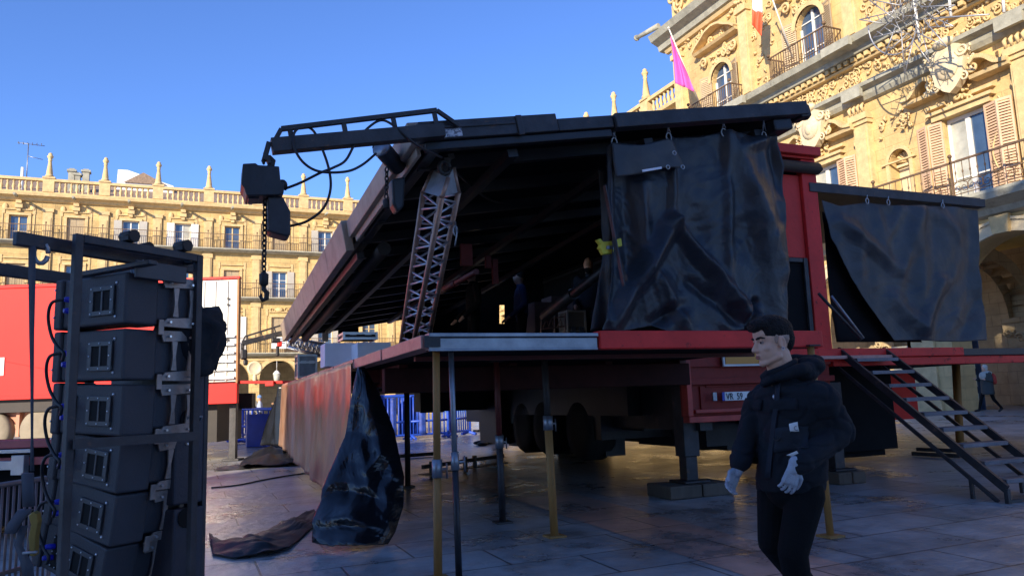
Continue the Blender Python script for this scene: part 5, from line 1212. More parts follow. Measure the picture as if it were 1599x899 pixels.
part("bottom_frame", BLACK_W, lambda g: [g.bar(gpost(*p)+V3((0, 0, .06)), gpost(*q)+V3((0, 0, .06)), .06, .06) for p, q in (((0, 0), (RL_, 0)), ((RL_, 0), (RL_, .95)), ((RL_, .95), (0, .95)), ((0, .95), (0, 0)))], parent=RACK)
for a, b in ((.27, 0), (RL_-.1, 0), (.5, .2), (-.5, .98)): part("clamp", IRON, lambda g: (g.tube([RP(a, b-.04, zt_+.055), RP(a, b+.05, zt_+.055)], .032, 8), g.obox(RP(a, b, zt_+.05), D1*.03, D2*.03, V3((0, 0, .02)))), parent=RACK)
p0, p1 = P_dep(23, 372, 3.56), None
p1 = p0+D1*1.02; p1.z -= .01
FBAR = thing("flying_bar", "thick steel flying bar with shackles across the top of the speakers", "lifting bar", p0.lerp(p1, .5))
part("bar", BLACK_W, lambda g: g.bar(p0, p1, .04, .065), .006, parent=FBAR)
for t in (.12, .62, .7): part("shackle", GALV, lambda g: g.tube([p0.lerp(p1, t)+V3((.03*math.cos(q), 0, -.05+.05*math.sin(q))) for q in [i*.5 for i in range(13)]], .012, 6), parent=FBAR)
part("top_frame", SPK_P, lambda g: (g.prism([P_dep(128, 423, 4.05), P_dep(232, 405, 3.85), P_dep(232, 412, 3.85), P_dep(128, 431, 4.05)], (0, 0, 0), D1*.05), g.obox(P_dep(252, 425, 4.05), D1*.15, D2*.01, V3((0, 0, .045)))), .004, parent=FBAR)

WS, DS, HS = .60, .44, .262
def make_speaker():
    r = thing("line_array_speaker", "", "speaker", local=True)
    def lp(name, mat, fn, bevel=0, parent=r): g = MB(); fn(g); return g.build(name, mat, parent, bevel=bevel)
    body = lp("cabinet", SPK, lambda g: (g.box(0, WS-.07, 0, .19, -HS, 0), g.box(WS-.07, WS, -.012, .20, -HS-.006, .006), g.box(.02, WS-.08, .19, DS, -HS+.03, -.03)), .012)
    fr = lp("port_frame", SPK_P, lambda g: (g.box(.085, .285, -.012, -.001, -.215, -.19), g.box(.085, .285, -.012, -.001, -.085, -.06), g.box(.085, .115, -.012, -.001, -.19, -.085), g.box(.255, .285, -.012, -.001, -.19, -.085), g.box(.178, .192, -.010, -.001, -.19, -.085)), .003)
    lp("port_opening", HOLE, lambda g: (g.box(.115, .178, -.004, -.0005, -.19, -.085), g.box(.192, .255, -.004, -.0005, -.19, -.085)), parent=fr)
    for fn_ in [(lambda g, x=x, z=z: g.ell((x, -.013, z), (.005, .004, .005), 6, 4)) for x, z in [(.1, -.203), (.185, -.203), (.27, -.203), (.1, -.072), (.185, -.072), (.27, -.072), (.1, -.137), (.27, -.137)]]+[(lambda g, z=z: g.ell((.075, -.002, z), (.008, .006, .008), 6, 4)) for z in (-.05, -.225)]+[(lambda g, z=z: g.ell((WS-.01, -.014, z), (.006, .004, .006), 6, 4)) for z in (-.05, -.2)]: lp('bolt', BOLT, fn_, parent=fr)
    pn = lp("connector_panel", HOLE, lambda g: g.box(.385, .445, -.006, -.0005, -.23, -.06), .002)
    lp("blue_connector", BLUE_C, lambda g: [g.lathe([(.014, 0), (.016, .03), (.012, .05)], (.425, -.005, z), 8, ax=(.25, -1, 0)) for z in (-.115, -.175)], parent=pn)
    lp("bolt", BOLT, lambda g: [g.ell((x, -.008, z), (.004, .003, .004), 6, 4) for x in (.395, .437) for z in (-.07, -.145, -.22)], parent=pn)
    lp("link_cable", CABLE, lambda g: g.tube(spline([(.445, -.05, -.115), (.50, -.08, -.13), (.545, -.07, -.2), (.54, -.05, -.30), (.47, -.05, -.37), (.42, -.05, -.40), (.435, -.045, -.44)], 6), .0085, 7))
    lp("rigging_frame", RIG, lambda g: (g.prism([(-.012, .22, -.06), (-.012, .42, -.045), (-.012, .42, .005), (-.012, .20, .0)], (0, 0, 0), (.012, 0, 0)), g.prism([(-.012, .20, -HS-.005), (-.012, .42, -HS-.005), (-.012, .42, -HS+.055), (-.012, .24, -HS+.04)], (0, 0, 0), (.012, 0, 0)),
        [g.prism([(-.014, y-.018, -.055), (-.014, y+.018, -.055), (-.014, y+.009, -.136), (-.014, y+.018, -HS+.05), (-.014, y-.018, -HS+.05), (-.014, y-.009, -.136)], (0, 0, 0), (.012, 0, 0)) for y in (.29, .39)], g.box(-.022, -.012, .185, .215, -HS-.05, -HS+.03)), .002)
    for y, z in ((.25, -.03), (.38, -.03), (.25, -HS+.02), (.39, -HS+.02)): lp("rigging_pin", BOLT, lambda g: g.tube([(-.03, y, z), (.0, y, z)], .007, 6))
    return r
sp0 = make_speaker()
corners = [(198, 424, 1.0), (195, 512, 1.5), (193, 600, 2.5), (190, 690, 7), (183, 774, 10), (167, 857, 14)]
lab = ["topmost black line array speaker, right under the flying bar", "second speaker from the top of the black column", "third speaker from the top, level with the red trailer's wheels", "fourth speaker down the column, tilting slightly", "fifth speaker down the column, tilted with two blue plugs", "lowest and most tilted speaker of the black column"]
base = Matrix((D2, D1, V3((0, 0, 1)))).transposed().to_4x4()
for i, (px, py, tl) in enumerate(corners):
    o = sp0 if i == 0 else copy_tree(sp0)
    o["label"] = lab[i]; o["group"] = "speakers of the line array column"
    b = base.to_3x3(); b.col[0], b.col[1] = D2, D1
    mm = Matrix((D2, D1, V3((0, 0, 1)))).transposed()
    rot = Matrix.Rotation(R_(tl), 3, D1)
    top = P_dep(px, py, 3.93)
    # bottom swings towards the left end (+D2)
    r1 = Matrix.Rotation(R_(tl), 3, D1); r2 = Matrix.Rotation(-R_(tl), 3, D1)
    rr = r1 if (r1 @ V3((0, 0, -1))).dot(D2) > 0 else r2
    m4 = (rr @ mm).to_4x4(); m4.translation = top; o.matrix_world = m4
# tall black cabinets behind the column
bp = P_dep(279, 560, 4.25)
SUB = thing("bass_cabinet", "tall flat black cabinet with round hand holes, behind the speaker column", "speaker", V3((bp.x, bp.y, 0)))
def bpx(a, b, z): return V3((bp.x, bp.y, 0))+D1*a+D2*b+V3((0, 0, z))
def bbox(g, a0, a1, b0, b1, z0, z1): g.obox(bpx((a0+a1)/2, (b0+b1)/2, (z0+z1)/2), D1*((a1-a0)/2), D2*((b1-b0)/2), V3((0, 0, (z1-z0)/2)))
SUBM = M("black_stained_ply", (.034, .036, .05), .55, var=.2, bump=.2, bscale=60)
part("cabinet", SUBM, lambda g: (bbox(g, .0, .19, .0, .6, .12, .98), bbox(g, .0, .19, .01, .6, 1.0, 1.86)), .012, parent=SUB)
for z in (.93, 1.46): part("hand_hole", HOLE, lambda g: g.lathe([(.055, -.004), (.055, .0)], bpx(.075, -.003, z), 14, ax=tuple(D2)), parent=SUB)
part("edge_strip", BLACK_W, lambda g: bbox(g, .195, .225, .02, .55, .1, 1.84), .006, parent=SUB)
for a in (.03, .16): part("caster", RUBBER, lambda g: g.lathe([(.06, -.02), (.06, .02)], bpx(a, .05, gz(bp.x, bp.y)+.06), 12, ax=tuple(D2)), parent=SUB)
part("handle", GALV, lambda g: g.tube([bpx(.05, -.01, 1.45), bpx(.05, -.03, 1.47), bpx(.14, -.03, 1.47), bpx(.14, -.01, 1.45)], .006, 6), parent=SUB)
def bundle():
    c = bpx(.17, .09, 1.94); g = MB(); g.ell(c, (.19, .22, .17), 40, 26)
    vs = []
    for p in g.v:
        q = V3(p)-c; n = q.normalized(); k = .05*noise.noise((q.x*9, q.y*9, q.z*12))+.03*noise.noise((q.x*23+3, q.y*23, q.z*19)); q = q+n*k
        q.z = max(q.z*(1.6 if q.z < 0 and q.to_2d().length > .1 else 1), -.25 if q.to_2d().length > .12 else -.06); vs.append(c+q)
    g.v = [tuple(v) for v in vs]; o = g.build("cloth_bundle", M("black_cloth", (.014, .014, .017), .85, bump=.4, bscale=40)); tag(o, "bundled black cloth heaped on top of the black cabinet", "cloth")
bundle()
# ratchet strap from the flying bar
STP = thing("ratchet_strap", "long grey webbing strap with a brass ratchet hanging from the flying bar", "strap", P_dep(49, 760, 3.6))
WEB = M("grey_webbing", (.075, .085, .11), .75, var=.2, bump=.2, bscale=90); BRASS = M("brass_ratchet", (.32, .24, .07), .45, .6, var=.3)
def web(pts, D=3.6):
    g = MB(); vs = []
    for x, y, hw in pts: vs += [P_dep(x-hw, y, D), P_dep(x+hw, y, D)]
    g.add(vs, [(2*i, 2*i+1, 2*i+3, 2*i+2) for i in range(len(pts)-1)], True); return g
web([(50, 384, 5.5), (50, 430, 5.5), (49.5, 520, 3.8), (50, 600, 2.6), (50, 680, 1.8), (50, 735, 3.5)]).build("webbing", WEB, STP, solid=.003)
web([(43, 738, 8), (44, 760, 8), (45, 790, 8)], 3.58).build("folded_webbing", WEB, STP, solid=.02)
web([(40, 795, 10), (24, 815, 9), (16, 832, 8)], 3.55).build("folded_webbing", WEB, STP, solid=.025)
web([(38, 820, 6), (28, 850, 6), (42, 880, 9), (45, 905, 9)], 3.57).build("loose_webbing", WEB, STP, solid=.004)
part("ratchet", BRASS, lambda g: (g.prism([P_dep(x, y, 3.52) for x, y in ((44, 805), (50, 799), (57, 802), (59, 815), (55, 838), (54, 868), (46, 868), (44, 838), (48, 820))], (0, 0, 0), CF*.035)), .004, parent=STP)
part("ratchet_pin", GALV, lambda g: g.tube([P_dep(36, 863, 3.52), P_dep(58, 861, 3.52)], .007, 6), parent=STP)

# ------------------------------------------------------------------ barriers
def barrier(name, label, a, b, mat, h=1.05, group=None, n=16, legs=True, r=.017, cross=True):
    a, b = V3(a), V3(b); a.z = gz(a.x, a.y); b.z = gz(b.x, b.y)
    o = thing(name, label, "barrier", a.lerp(b, .5), group); z = V3((0, 0, 1)); d = (b-a).normalized(); s = V3((-d.y, d.x, 0))
    part("frame", mat, lambda g: g.tube([a+z*.14, a+z*(h-.06), a+d*.06+z*h, b-d*.06+z*h, b+z*(h-.06), b+z*.14], r, 7, True), parent=o)
    part("bars", mat, lambda g: [g.tube([a.lerp(b, (i+1)/(n+1))+z*.14, a.lerp(b, (i+1)/(n+1))+z*h], r*.5, 5) for i in range(n)], parent=o)
    if cross: part("cross_rail", mat, lambda g: g.tube([a+z*.55, b+z*.55], r*.8, 6), parent=o)
    for t in (.06, .94):
        p = a.lerp(b, t); part("foot", mat, lambda g: (g.tube([p-s*.3+z*.02, p+z*.1, p+s*.3+z*.02], r, 6), g.tube([p+z*.1, p+z*.16], r, 6)), parent=o)
    return o
b0, b1 = P_dep(-130, 905, 4.15), P_dep(74, 905, 5.0)
barrier("crowd_barrier", "galvanised crowd barrier running behind the ratchet strap", b0, b1, M("rusted_galvanised", (.26, .2, .19), .5, .5, var=.3), 1.08, n=20)
fb = [P_g(583, 690), P_g(640, 686), P_g(700, 682), P_g(734, 678)]
fbl = ["blue crowd barrier standing in the shade, just right of the draped sheet", "middle blue crowd barrier of the row under the deck", "blue crowd barrier at the right end of the row, by the landing legs"]
for i in range(3): barrier("blue_barrier", fbl[i], fb[i], fb[i+1], BLUE_F, 1.35, "blue barriers beyond the deck", 9, r=.05)
SHEET_B = M("blue_debris_sheet", (.02, .055, .33), .55, var=.45, scale=5)
for i, (x0, x1, y) in enumerate(((586, 622, 689), (624, 668, 686))):
    a, b = P_g(x0, y), P_g(x1, y-1); g = MB()
    def fn(s, t): p = a.lerp(b, s); return V3((p.x, p.y+.12+.05*math.sin(s*14), gz(p.x, p.y)+.15+t*1.15))
    g.grid(fn, 20, 8); tag(g.build("blue_sheet", SHEET_B, solid=.01), ["blue sheet hung on the barrier nearest the draped black sheet", "blue sheet hung on the middle blue barrier"][i], "sheet")
barrier("blue_barrier", "blue crowd barrier right of the white trailer end, before the three passers-by", P_g(372, 692), P_g(436, 698), BLUE_F, 1.1, "blue barriers by the white trailer end", 7, r=.05)
barrier("blue_barrier", "blue crowd barrier further back beside the trailer's jack leg", P_g(366, 690), P_g(402, 676), BLUE_F, 1.1, "blue barriers by the white trailer end", 6, r=.045)
BN = thing("blue_bin", "blue plastic crate tub behind the barrier, right of the white trailer end", "crate", P_g(410, 697))
a, b = P_g(386, 699), P_g(432, 697)
def tub(g):
    s = V3((0, .5, 0)); z0 = gz(a.x, a.y)
    for p, q in ((a, b), (a+s, b+s), (a, a+s), (b, b+s)): g.bar(V3((p.x, p.y, z0+.5)), V3((q.x, q.y, z0+.5)), .02, .95)
part("tub", BLUE_P, tub, parent=BN)
for i in range(0):
    p = P_g(408+4*i, 697)+V3((0, .2, .55)); g = MB(); g.lathe([(.06, 0), (.07, .3), (.07, .45), (.03, .6), (.03, .7)], p, 8); o = g.build("pale_bottle", OFFW); tag(o, "pale bottle standing in the blue tub", "bottle", "bottles in the blue tub")
# ------------------------------------------------------------------ people
def blob(name, prims, mats, voxel, parent=None, smooth=4, wrinkle=None, extra=None):
    """one continuous skin over tapered limbs. prims: ('c', p, q, r1, r2, mat) capsule, ('e', c, (rx,ry,rz), rot, mat) ellipsoid"""
    g = MB()
    for q in prims:
        if q[0] == 'c':
            p, e, r1, r2 = V3(q[1]), V3(q[2]), q[3], q[4]; d = e-p; L = d.length
            if L < 1e-5: d = V3((0, 0, 1)); L = 1e-5
            pr = [(r1*math.sin(t), -r1*math.cos(t)) for t in (0.02, .5, 1.0, 1.57)]+[(r2*math.cos(t), L+r2*math.sin(t)) for t in (0, .5, 1.0, 1.55)]
            g.lathe(pr, p, 16, d)
        elif q[0] == 'e': g.ell(q[1], q[2], 18, 12, q[3])
        elif q[0] == 'l':       # loft of elliptic rings: (centre, axis_x vec, axis_y vec)
            rings = q[1]; n = 24; vs = [V3(c)+V3(ax)*math.cos(2*math.pi*j/n)+V3(ay)*math.sin(2*math.pi*j/n) for c, ax, ay in rings for j in range(n)]
            fs = [(i*n+j, i*n+(j+1) % n, (i+1)*n+(j+1) % n, (i+1)*n+j) for i in range(len(rings)-1) for j in range(n)]
            fs += [tuple(range(n))[::-1], tuple((len(rings)-1)*n+j for j in range(n))]; g.add(vs, fs, True)
    if extra: extra(g)
    o = g.build(name, mats, None)
    b = bmesh.new(); b.from_mesh(o.data); bmesh.ops.triangulate(b, faces=b.faces); bmesh.ops.recalc_face_normals(b, faces=b.faces); b.to_mesh(o.data); b.free()
    md = o.modifiers.new("r", 'REMESH'); md.mode = 'VOXEL'; md.voxel_size = voxel; md.use_smooth_shade = True
    if smooth: s = o.modifiers.new("s", 'SMOOTH'); s.iterations = smooth; s.factor = .5
    bpy.context.view_layer.update()
    dg = bpy.context.evaluated_depsgraph_get(); me = bpy.data.meshes.new_from_object(o.evaluated_get(dg)); old = o.data
    o.modifiers.clear(); o.data = me; bpy.data.meshes.remove(old)
    me.name = name
    me.materials.clear()
    for m_ in mats: me.materials.append(m_)
    n = len(me.vertices); co = np.empty(n*3); me.vertices.foreach_get("co", co); co = co.reshape(-1, 3)
    if wrinkle:
        me.update(); nr = np.empty(n*3); me.vertices.foreach_get("normal", nr); nr = nr.reshape(-1, 3)
        k = np.array([wrinkle(V3(p)) for p in co]); co = co+nr*k[:, None]; me.vertices.foreach_set("co", co.ravel())
    if len(mats) > 1:
        fc = np.empty(len(me.polygons)*3); me.polygons.foreach_get("center", fc); fc = fc.reshape(-1, 3)
        bestd = np.full(len(fc), 1e9); bi = np.zeros(len(fc), int)
        for q in prims:
            if q[0] == 'c':
                p, e = np.array(q[1]), np.array(q[2]); d = e-p; L2 = max(1e-9, d@d); t = np.clip(((fc-p)@d)/L2, 0, 1)
                ds = np.linalg.norm(fc-p-t[:, None]*d, axis=1)-(q[3]*(1-t)+q[4]*t)
            elif q[0] == 'e':
                R3 = np.array(q[3]) if q[3] is not None else np.eye(3); l = (fc-np.array(q[1]))@R3; rr = np.array(q[2]); ds = (np.linalg.norm(l/rr, axis=1)-1)*rr.min()
            else:
                cs = np.array([r[0] for r in q[1]]); rad = np.array([min(V3(r[1]).length, V3(r[2]).length) for r in q[1]])
                ds = np.min(np.linalg.norm(fc[:, None]-cs[None], axis=2)-rad*1.15, axis=1)
            mk = ds < bestd; bestd[mk] = ds[mk]; bi[mk] = q[-1]
        me.polygons.foreach_set("material_index", bi.astype(np.int32))
    me.polygons.foreach_set("use_smooth", [True]*len(me.polygons)); me.update()
    if parent is not None:
        o.parent = parent; off = OFF.get(parent, V3((0, 0, 0))); me.transform(Matrix.Translation(-off)); OFF[o] = off
    return o
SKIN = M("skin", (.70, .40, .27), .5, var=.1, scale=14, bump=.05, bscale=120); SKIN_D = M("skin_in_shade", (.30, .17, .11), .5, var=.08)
HAIR = M("dark_hair", (.013, .009, .008), .65, spec=.25, var=.3, scale=40, bump=.7, bscale=130); HAIRG = M("pale_hair", (.62, .56, .46), .7, var=.2, scale=20)
NAVY = M("dark_navy_canvas", (.0115, .0135, .018), .85, spec=.3, var=.22, scale=5, bump=.3, bscale=220); BLK_T = M("black_trousers", (.006, .0065, .007), .9, spec=.2, var=.2, bump=.3, bscale=120)
GLOVE = M("pale_grey_glove", (.40, .43, .48), .75, var=.18, scale=14, bump=.4, bscale=160)
SHOE = M("black_shoe", (.012, .012, .012), .5)

def person_small(name, label, foot, heading, h, mats, pose=None, voxel=.022, hair=HAIR, hairstyle='short'):
    """mats: skin, top, trousers, shoes. heading: direction vector the person faces. pose: offsets for hands/feet in (right, forward, up) metres at 1.75 m"""
    f = V3(heading); f.z = 0; f.normalize(); r = V3((f.y, -f.x, 0)); foot = V3(foot); k = h/1.75; pose = pose or {}
    def P(x, y, z): return foot+(r*x+f*y+V3((0, 0, z)))*k
    J = dict(hipR=(.09, 0, .92), hipL=(-.09, 0, .92), kneeR=(.10, .03, .5), kneeL=(-.10, .03, .5), ankR=(.1, 0, .09), ankL=(-.1, 0, .09), toeR=(.11, .17, .04), toeL=(-.11, .17, .04),
             shR=(.19, 0, 1.42), shL=(-.19, 0, 1.42), elR=(.24, -.03, 1.13), elL=(-.24, -.03, 1.13), wrR=(.24, .08, .9), wrL=(-.24, .08, .9), head=(0, .03, 1.63), neck=(0, 0, 1.47), chest=(0, 0, 1.3), belly=(0, .01, 1.08), pel=(0, 0, .95))
    J.update(pose); J = {a: P(*b) for a, b in J.items()}
    o = thing(name, label, "person", foot); S, C, Tt, Sh = 0, 1, 2, 3; K = k
    pr = []
    for s in 'RL':
        pr += [('c', J['hip'+s], J['knee'+s], .088*K, .062*K, Tt), ('c', J['knee'+s], J['ank'+s], .06*K, .045*K, Tt), ('c', J['ank'+s], J['toe'+s], .045*K, .04*K, Sh),
               ('c', J['sh'+s], J['el'+s], .068*K, .055*K, C), ('c', J['el'+s], J['wr'+s], .054*K, .042*K, C)]
        d = (J['wr'+s]-J['el'+s]).normalized(); pr += [('c', J['wr'+s]+d*.03*K, J['wr'+s]+d*.12*K, .034*K, .026*K, S)]
    rot = Matrix((r, f, V3((0, 0, 1)))).transposed()
    up = (J['neck']-J['pel']).normalized()
    pr += [('l', [(J['pel'], r*.165*K, f*.115*K), (J['belly'], r*.165*K, f*.125*K), (J['chest'], r*.19*K, f*.125*K), ((J['shR']+J['shL'])/2+up*.0, r*.17*K, f*.095*K)], C),
           ('c', (J['shR']+J['shL'])/2, J['head'], .065*K, .055*K, S), ('e', J['head'], (.075*K, .095*K, .115*K), rot, S), ('e', J['head']+f*.095*K-V3((0, 0, .015*K)), (.014*K, .022*K, .02*K), rot, S),
           ('e', J['head']+f*.03*K-V3((0, 0, .07*K)), (.05*K, .06*K, .045*K), rot, S)]
    blob("body", pr, mats, voxel*K, o, 2)
    hc = J['head']
    if hairstyle == 'short': hp = [('e', hc+V3((0, 0, .035*K))-f*.018*K, (.083*K, .095*K, .095*K), rot, 0)]
    elif hairstyle == 'beanie': hp = [('e', hc+V3((0, 0, .05*K))-f*.01*K, (.088*K, .105*K, .09*K), rot, 0), ('e', hc+V3((0, 0, .13*K)), (.03*K, .03*K, .03*K), rot, 0)]
    elif hairstyle == 'bob': hp = [('e', hc+V3((0, 0, .03*K))-f*.025*K, (.095*K, .105*K, .105*K), rot, 0), ('e', hc-V3((0, 0, .05*K))-f*.04*K, (.09*K, .075*K, .07*K), rot, 0)]
    elif hairstyle == 'bald': hp = [('e', hc-V3((0, 0, .085*K))+f*.045*K, (.055*K, .055*K, .05*K), rot, 0)]
    blob("hair" if hairstyle not in ('beanie', 'bald') else ('beanie' if hairstyle == 'beanie' else 'beard'), hp, [hair], .015*K, o, 1)
    return o, J, r, f
CL = lambda n, c: M(n, c, .85, var=.15, bump=.3, bscale=60)
left_ = -CR; left_ = V3((left_.x, left_.y, 0)); toward = -FFW
# woman crossing before the town hall
wf = P_X(1546, 640, HX-.6); wf.z = .5
wtop = CL("grey_black_coat", (.05, .055, .05))
o, J, r, f = person_small("person", "woman in a dark coat with pale hood striding past the arcade, red backpack on", wf, left_+toward*.15, 1.66,
    [SKIN, wtop, BLK_T, SHOE], dict(kneeR=(.1, .22, .52), ankR=(.1, .36, .1), toeR=(.1, .52, .08), kneeL=(-.1, -.12, .48), ankL=(-.1, -.42, .14), toeL=(-.1, -.28, .05), elL=(-.24, -.02, 1.14), wrL=(-.2, .2, 1.2), wrR=(.22, .24, 1.22), elR=(.24, 0, 1.14)), hair=HAIRG, hairstyle='bob')
blob("coat", [('l', [(wf+V3((0, 0, .62)), r*.24, f*.2), (wf+V3((0, 0, .9)), r*.22, f*.18), (wf+V3((0, 0, 1.2)), r*.23, f*.17), (wf+V3((0, 0, 1.38)), r*.2, f*.14)], 0)], [wtop], .03, o, 2)
blob("hood", [('e', wf+V3((0, 0, 1.36))-f*.03, (.21, .16, .09), Matrix((r, f, V3((0, 0, 1)))).transposed(), 0), ('e', wf+V3((0, 0, 1.27))+f*.12, (.15, .1, .15), Matrix((r, f, V3((0, 0, 1)))).transposed(), 0)], [CL("pale_hood", (.42, .43, .38))], .025, o, 2)
bpk = thing("backpack", "red backpack worn by the woman striding past the arcade", "backpack", wf+V3((0, 0, 1.05)))
blob("bag", [('e', wf+V3((0, 0, 1.17))-f*.24, (.15, .11, .2), Matrix((r, f, V3((0, 0, 1)))).transposed(), 0), ('e', wf+V3((0, 0, 1.06))-f*.3, (.12, .06, .1), Matrix((r, f, V3((0, 0, 1)))).transposed(), 0)], [CL("red_nylon", (.5, .06, .04))], .025, bpk, 2)
part("strap", BLACK_M, lambda g: g.tube([wf+V3((0, 0, 1.36))-f*.15, wf+V3((0, 0, 1.43))+f*.02, wf+V3((0, 0, 1.25))+f*.16], .02, 6), parent=bpk)
# three passers-by beyond the barriers
for px, py, lb, col, hs, hr, D in ((393, 616, "bald looking person in a grey jacket seen from behind, beyond the blue barrier", (.28, .27, .24), 'short', CL("grey_hair", (.3, .28, .25)), 30), (406, 617, "person in a pale blue jacket and blue beanie beyond the blue barrier", (.42, .48, .62), 'beanie', CL("blue_knit", (.16, .3, .55)), 29), (432, 619, "person in a brown jacket behind the far end of the brown skirt", (.35, .2, .1), 'short', HAIR, 31)):
    q = P_dep(px, py, D); ft = V3((q.x, q.y, gz(q.x, q.y))); h_ = q.z-ft.z
    person_small("person", lb, ft, FFW if px != 406 else (left_+toward*.3), h_, [SKIN, CL("jacket_cloth", col), CL("trouser_cloth", (.05, .06, .09)), SHOE], hair=hr, hairstyle=hs, voxel=.03)
# men on the dark stage
for px, py, u, lb, hd, col, hs, po in ((812, 422, 9.0, "man in a dark blue sweatshirt on the stage, facing left", left_+toward*.1, (.02, .03, .085), 'short', dict(wrR=(.2, .22, .95), wrL=(-.2, .2, .95))), (919, 402, 9.2, "bearded man in black on the stage beside the curtain edge", left_*.4+toward, (.012, .013, .02), 'bald', dict(wrR=(.18, .2, 1.0))), (738, 418, 7.6, "man in black on the stage right of the truss tower, one pale hand showing", left_*.9+toward*.3, (.01, .01, .011), 'short', dict(wrR=(.2, .25, .88), wrL=(-.2, .22, .9)))):
    q = P_u(px, py, u); ft = V3((q.x, q.y, FLOOR))
    person_small("person", lb, ft, hd, q.z-FLOOR, [SKIN_D if px == 812 else SKIN, CL("stage_clothes", col), BLK_T, SHOE], po, hair=HAIR, hairstyle=hs)

# the man walking past in front
MD = 4.05
def Q(px, py, dd=0): return P_dep(px, py, MD+dd)
MAN = thing("person", "young man in a dark work jacket and pale gloves walking left past the trailer", "person", V3((Q(1240, 1000).x, Q(1240, 1000).y, 0)))
hf = (left_*.97+toward*.20).normalized()            # where the face looks
hr_ = V3((hf.y, -hf.x, 0)).normalized(); hz = (V3((0, 0, 1))*math.cos(R_(6))+hf*math.sin(R_(6))); hf = (hf*math.cos(R_(6))-V3((0, 0, 1))*math.sin(R_(6))); HR = Matrix((hr_, hf, hz)).transposed()
hc = Q(1204, 536, .0)
def Hd(x, y, z): return hc+hr_*x+hf*y+hz*z
SK_, JK, TRO, SHO = 0, 1, 2, 3
nk = Q(1226, 590, .0)
pr = [('e', Hd(0, -.022, .030), (.074, .096, .090), HR, 0), ('e', Hd(0, .018, -.03), (.062, .072, .088), HR, 0), ('e', Hd(0, .034, -.078), (.043, .046, .034), HR, 0), ('e', Hd(0, .066, -.098), (.023, .020, .018), HR, 0),
      ('e', Hd(0, .072, .028), (.046, .016, .013), HR, 0), ('e', Hd(0, .062, .055), (.05, .025, .04), HR, 0),
      ('c', Hd(0, .078, .018), Hd(0, .106, -.026), .010, .0125, 0), ('e', Hd(.011, .094, -.030), (.009, .011, .008), HR, 0), ('e', Hd(-.011, .094, -.030), (.009, .011, .008), HR, 0),
      ('e', Hd(0, .085, -.057), (.021, .011, .0065), HR, 0), ('e', Hd(0, .084, -.069), (.019, .011, .007), HR, 0),
      ('e', Hd(.040, .05, -.022), (.02, .025, .02), HR, 0), ('e', Hd(-.040, .05, -.022), (.02, .025, .02), HR, 0),
      ('c', Hd(.055, .0, -.07), Hd(.02, .06, -.095), .018, .016, 0), ('c', Hd(-.055, .0, -.07), Hd(-.02, .06, -.095), .018, .016, 0)]
pr += [('c', Hd(0, -.03, -.05), nk, .058, .064, 0), ('c', Hd(0, .0, -.075), nk+hf*.02, .05, .058, 0)]
for s in (1, -1):   # ears
    for t in range(7):
        a0, a1 = .3+t*.75, .3+(t+1)*.75
        pr.append(('c', Hd(s*.076, -.018+.015*math.cos(a0)-.003, -.004+.028*math.sin(a0)), Hd(s*.079, -.018+.015*math.cos(a1)-.003, -.004+.028*math.sin(a1)), .0055, .0055, 0))
    pr.append(('e', Hd(s*.073, -.012, -.006), (.007, .012, .024), HR, 0))
legs = [(Q(1211, 770, .1), Q(1206, 846, .04), Q(1292, 955, .28), Q(1262, 1004, .22)), (Q(1258, 770, -.08), Q(1238, 862, -.16), Q(1264, 1012, -.10), Q(1212, 1036, -.2))]
for h_, k_, a_, t_ in legs:
    pr += [('c', h_, k_, .098, .076, 2), ('c', k_, a_, .074, .055, 2), ('c', a_, t_, .05, .04, 3), ('c', a_+V3((0, 0, .02)), a_-V3((0, 0, .02)), .05, .05, 3)]
pr += [('e', Q(1238, 752, 0), (.165, .135, .15), None, 2)]
pr += [('c', Q(1236, 740), Q(1232, 640), .12, .13, 1), ('c', Q(1190, 622, .1), Q(1280, 622, -.1), .06, .06, 1), ('c', Q(1232, 640), nk, .1, .06, 1)]
body = blob("body", pr, [SKIN, NAVY, BLK_T, SHOE], .0052, MAN, 3)
EYEW = M("eye_white", (.30, .27, .25), .4); EYED = M("eye_iris", (.02, .013, .01), .2)
for s in (1, -1):
    g = MB(); g.ell(Hd(s*.030, .069, .010), (.0115, .0095, .0066), 14, 10, HR); e = g.build("eye", EYEW, MAN)
    g = MB(); g.ell(Hd(s*.0315, .0765, .0095), (.0065, .004, .0062), 10, 8, HR); g.build("iris", EYED, e)
    g = MB(); g.tube([Hd(s*.047, .063, .0155), Hd(s*.040, .0735, .0205), Hd(s*.028, .0785, .0195), Hd(s*.018, .077, .013)], [.003, .0046, .0046, .003], 8); g.build("eyelid", SKIN, MAN)
    g = MB(); g.tube([Hd(s*.054, .060, .031), Hd(s*.042, .079, .0365), Hd(s*.028, .087, .0345), Hd(s*.014, .0885, .031)], [.0025, .0052, .006, .005], 8); g.build("eyebrow", HAIR, MAN)
g = MB(); g.tube([Hd(.02, .088, -.0625), Hd(.01, .0965, -.062), Hd(0, .0985, -.0625), Hd(-.01, .0965, -.062), Hd(-.02, .088, -.0625)], [.001, .0016, .0016, .0016, .001], 6); g.build("lip_line", M("lip_shadow_tone", (.17, .06, .05), .5), MAN)
g = MB()
for z0, y0, rz in ((-.0565, .0885, .0042), (-.0685, .0875, .0052)): g.ell(Hd(0, y0, z0), (.0185, .0095, rz), 14, 8, HR)
g.build("lips", M("lip_skin", (.42, .17, .14), .45), MAN)
g = MB(); g.tube([Hd(-.083, -.014, -.034)+V3((0, .0, 0))+hf*(.007*math.cos(t))+hz*(.007*math.sin(t)) for t in [i*.628 for i in range(10)]], .0016, 5, True); g.build("earring", ALU, MAN)
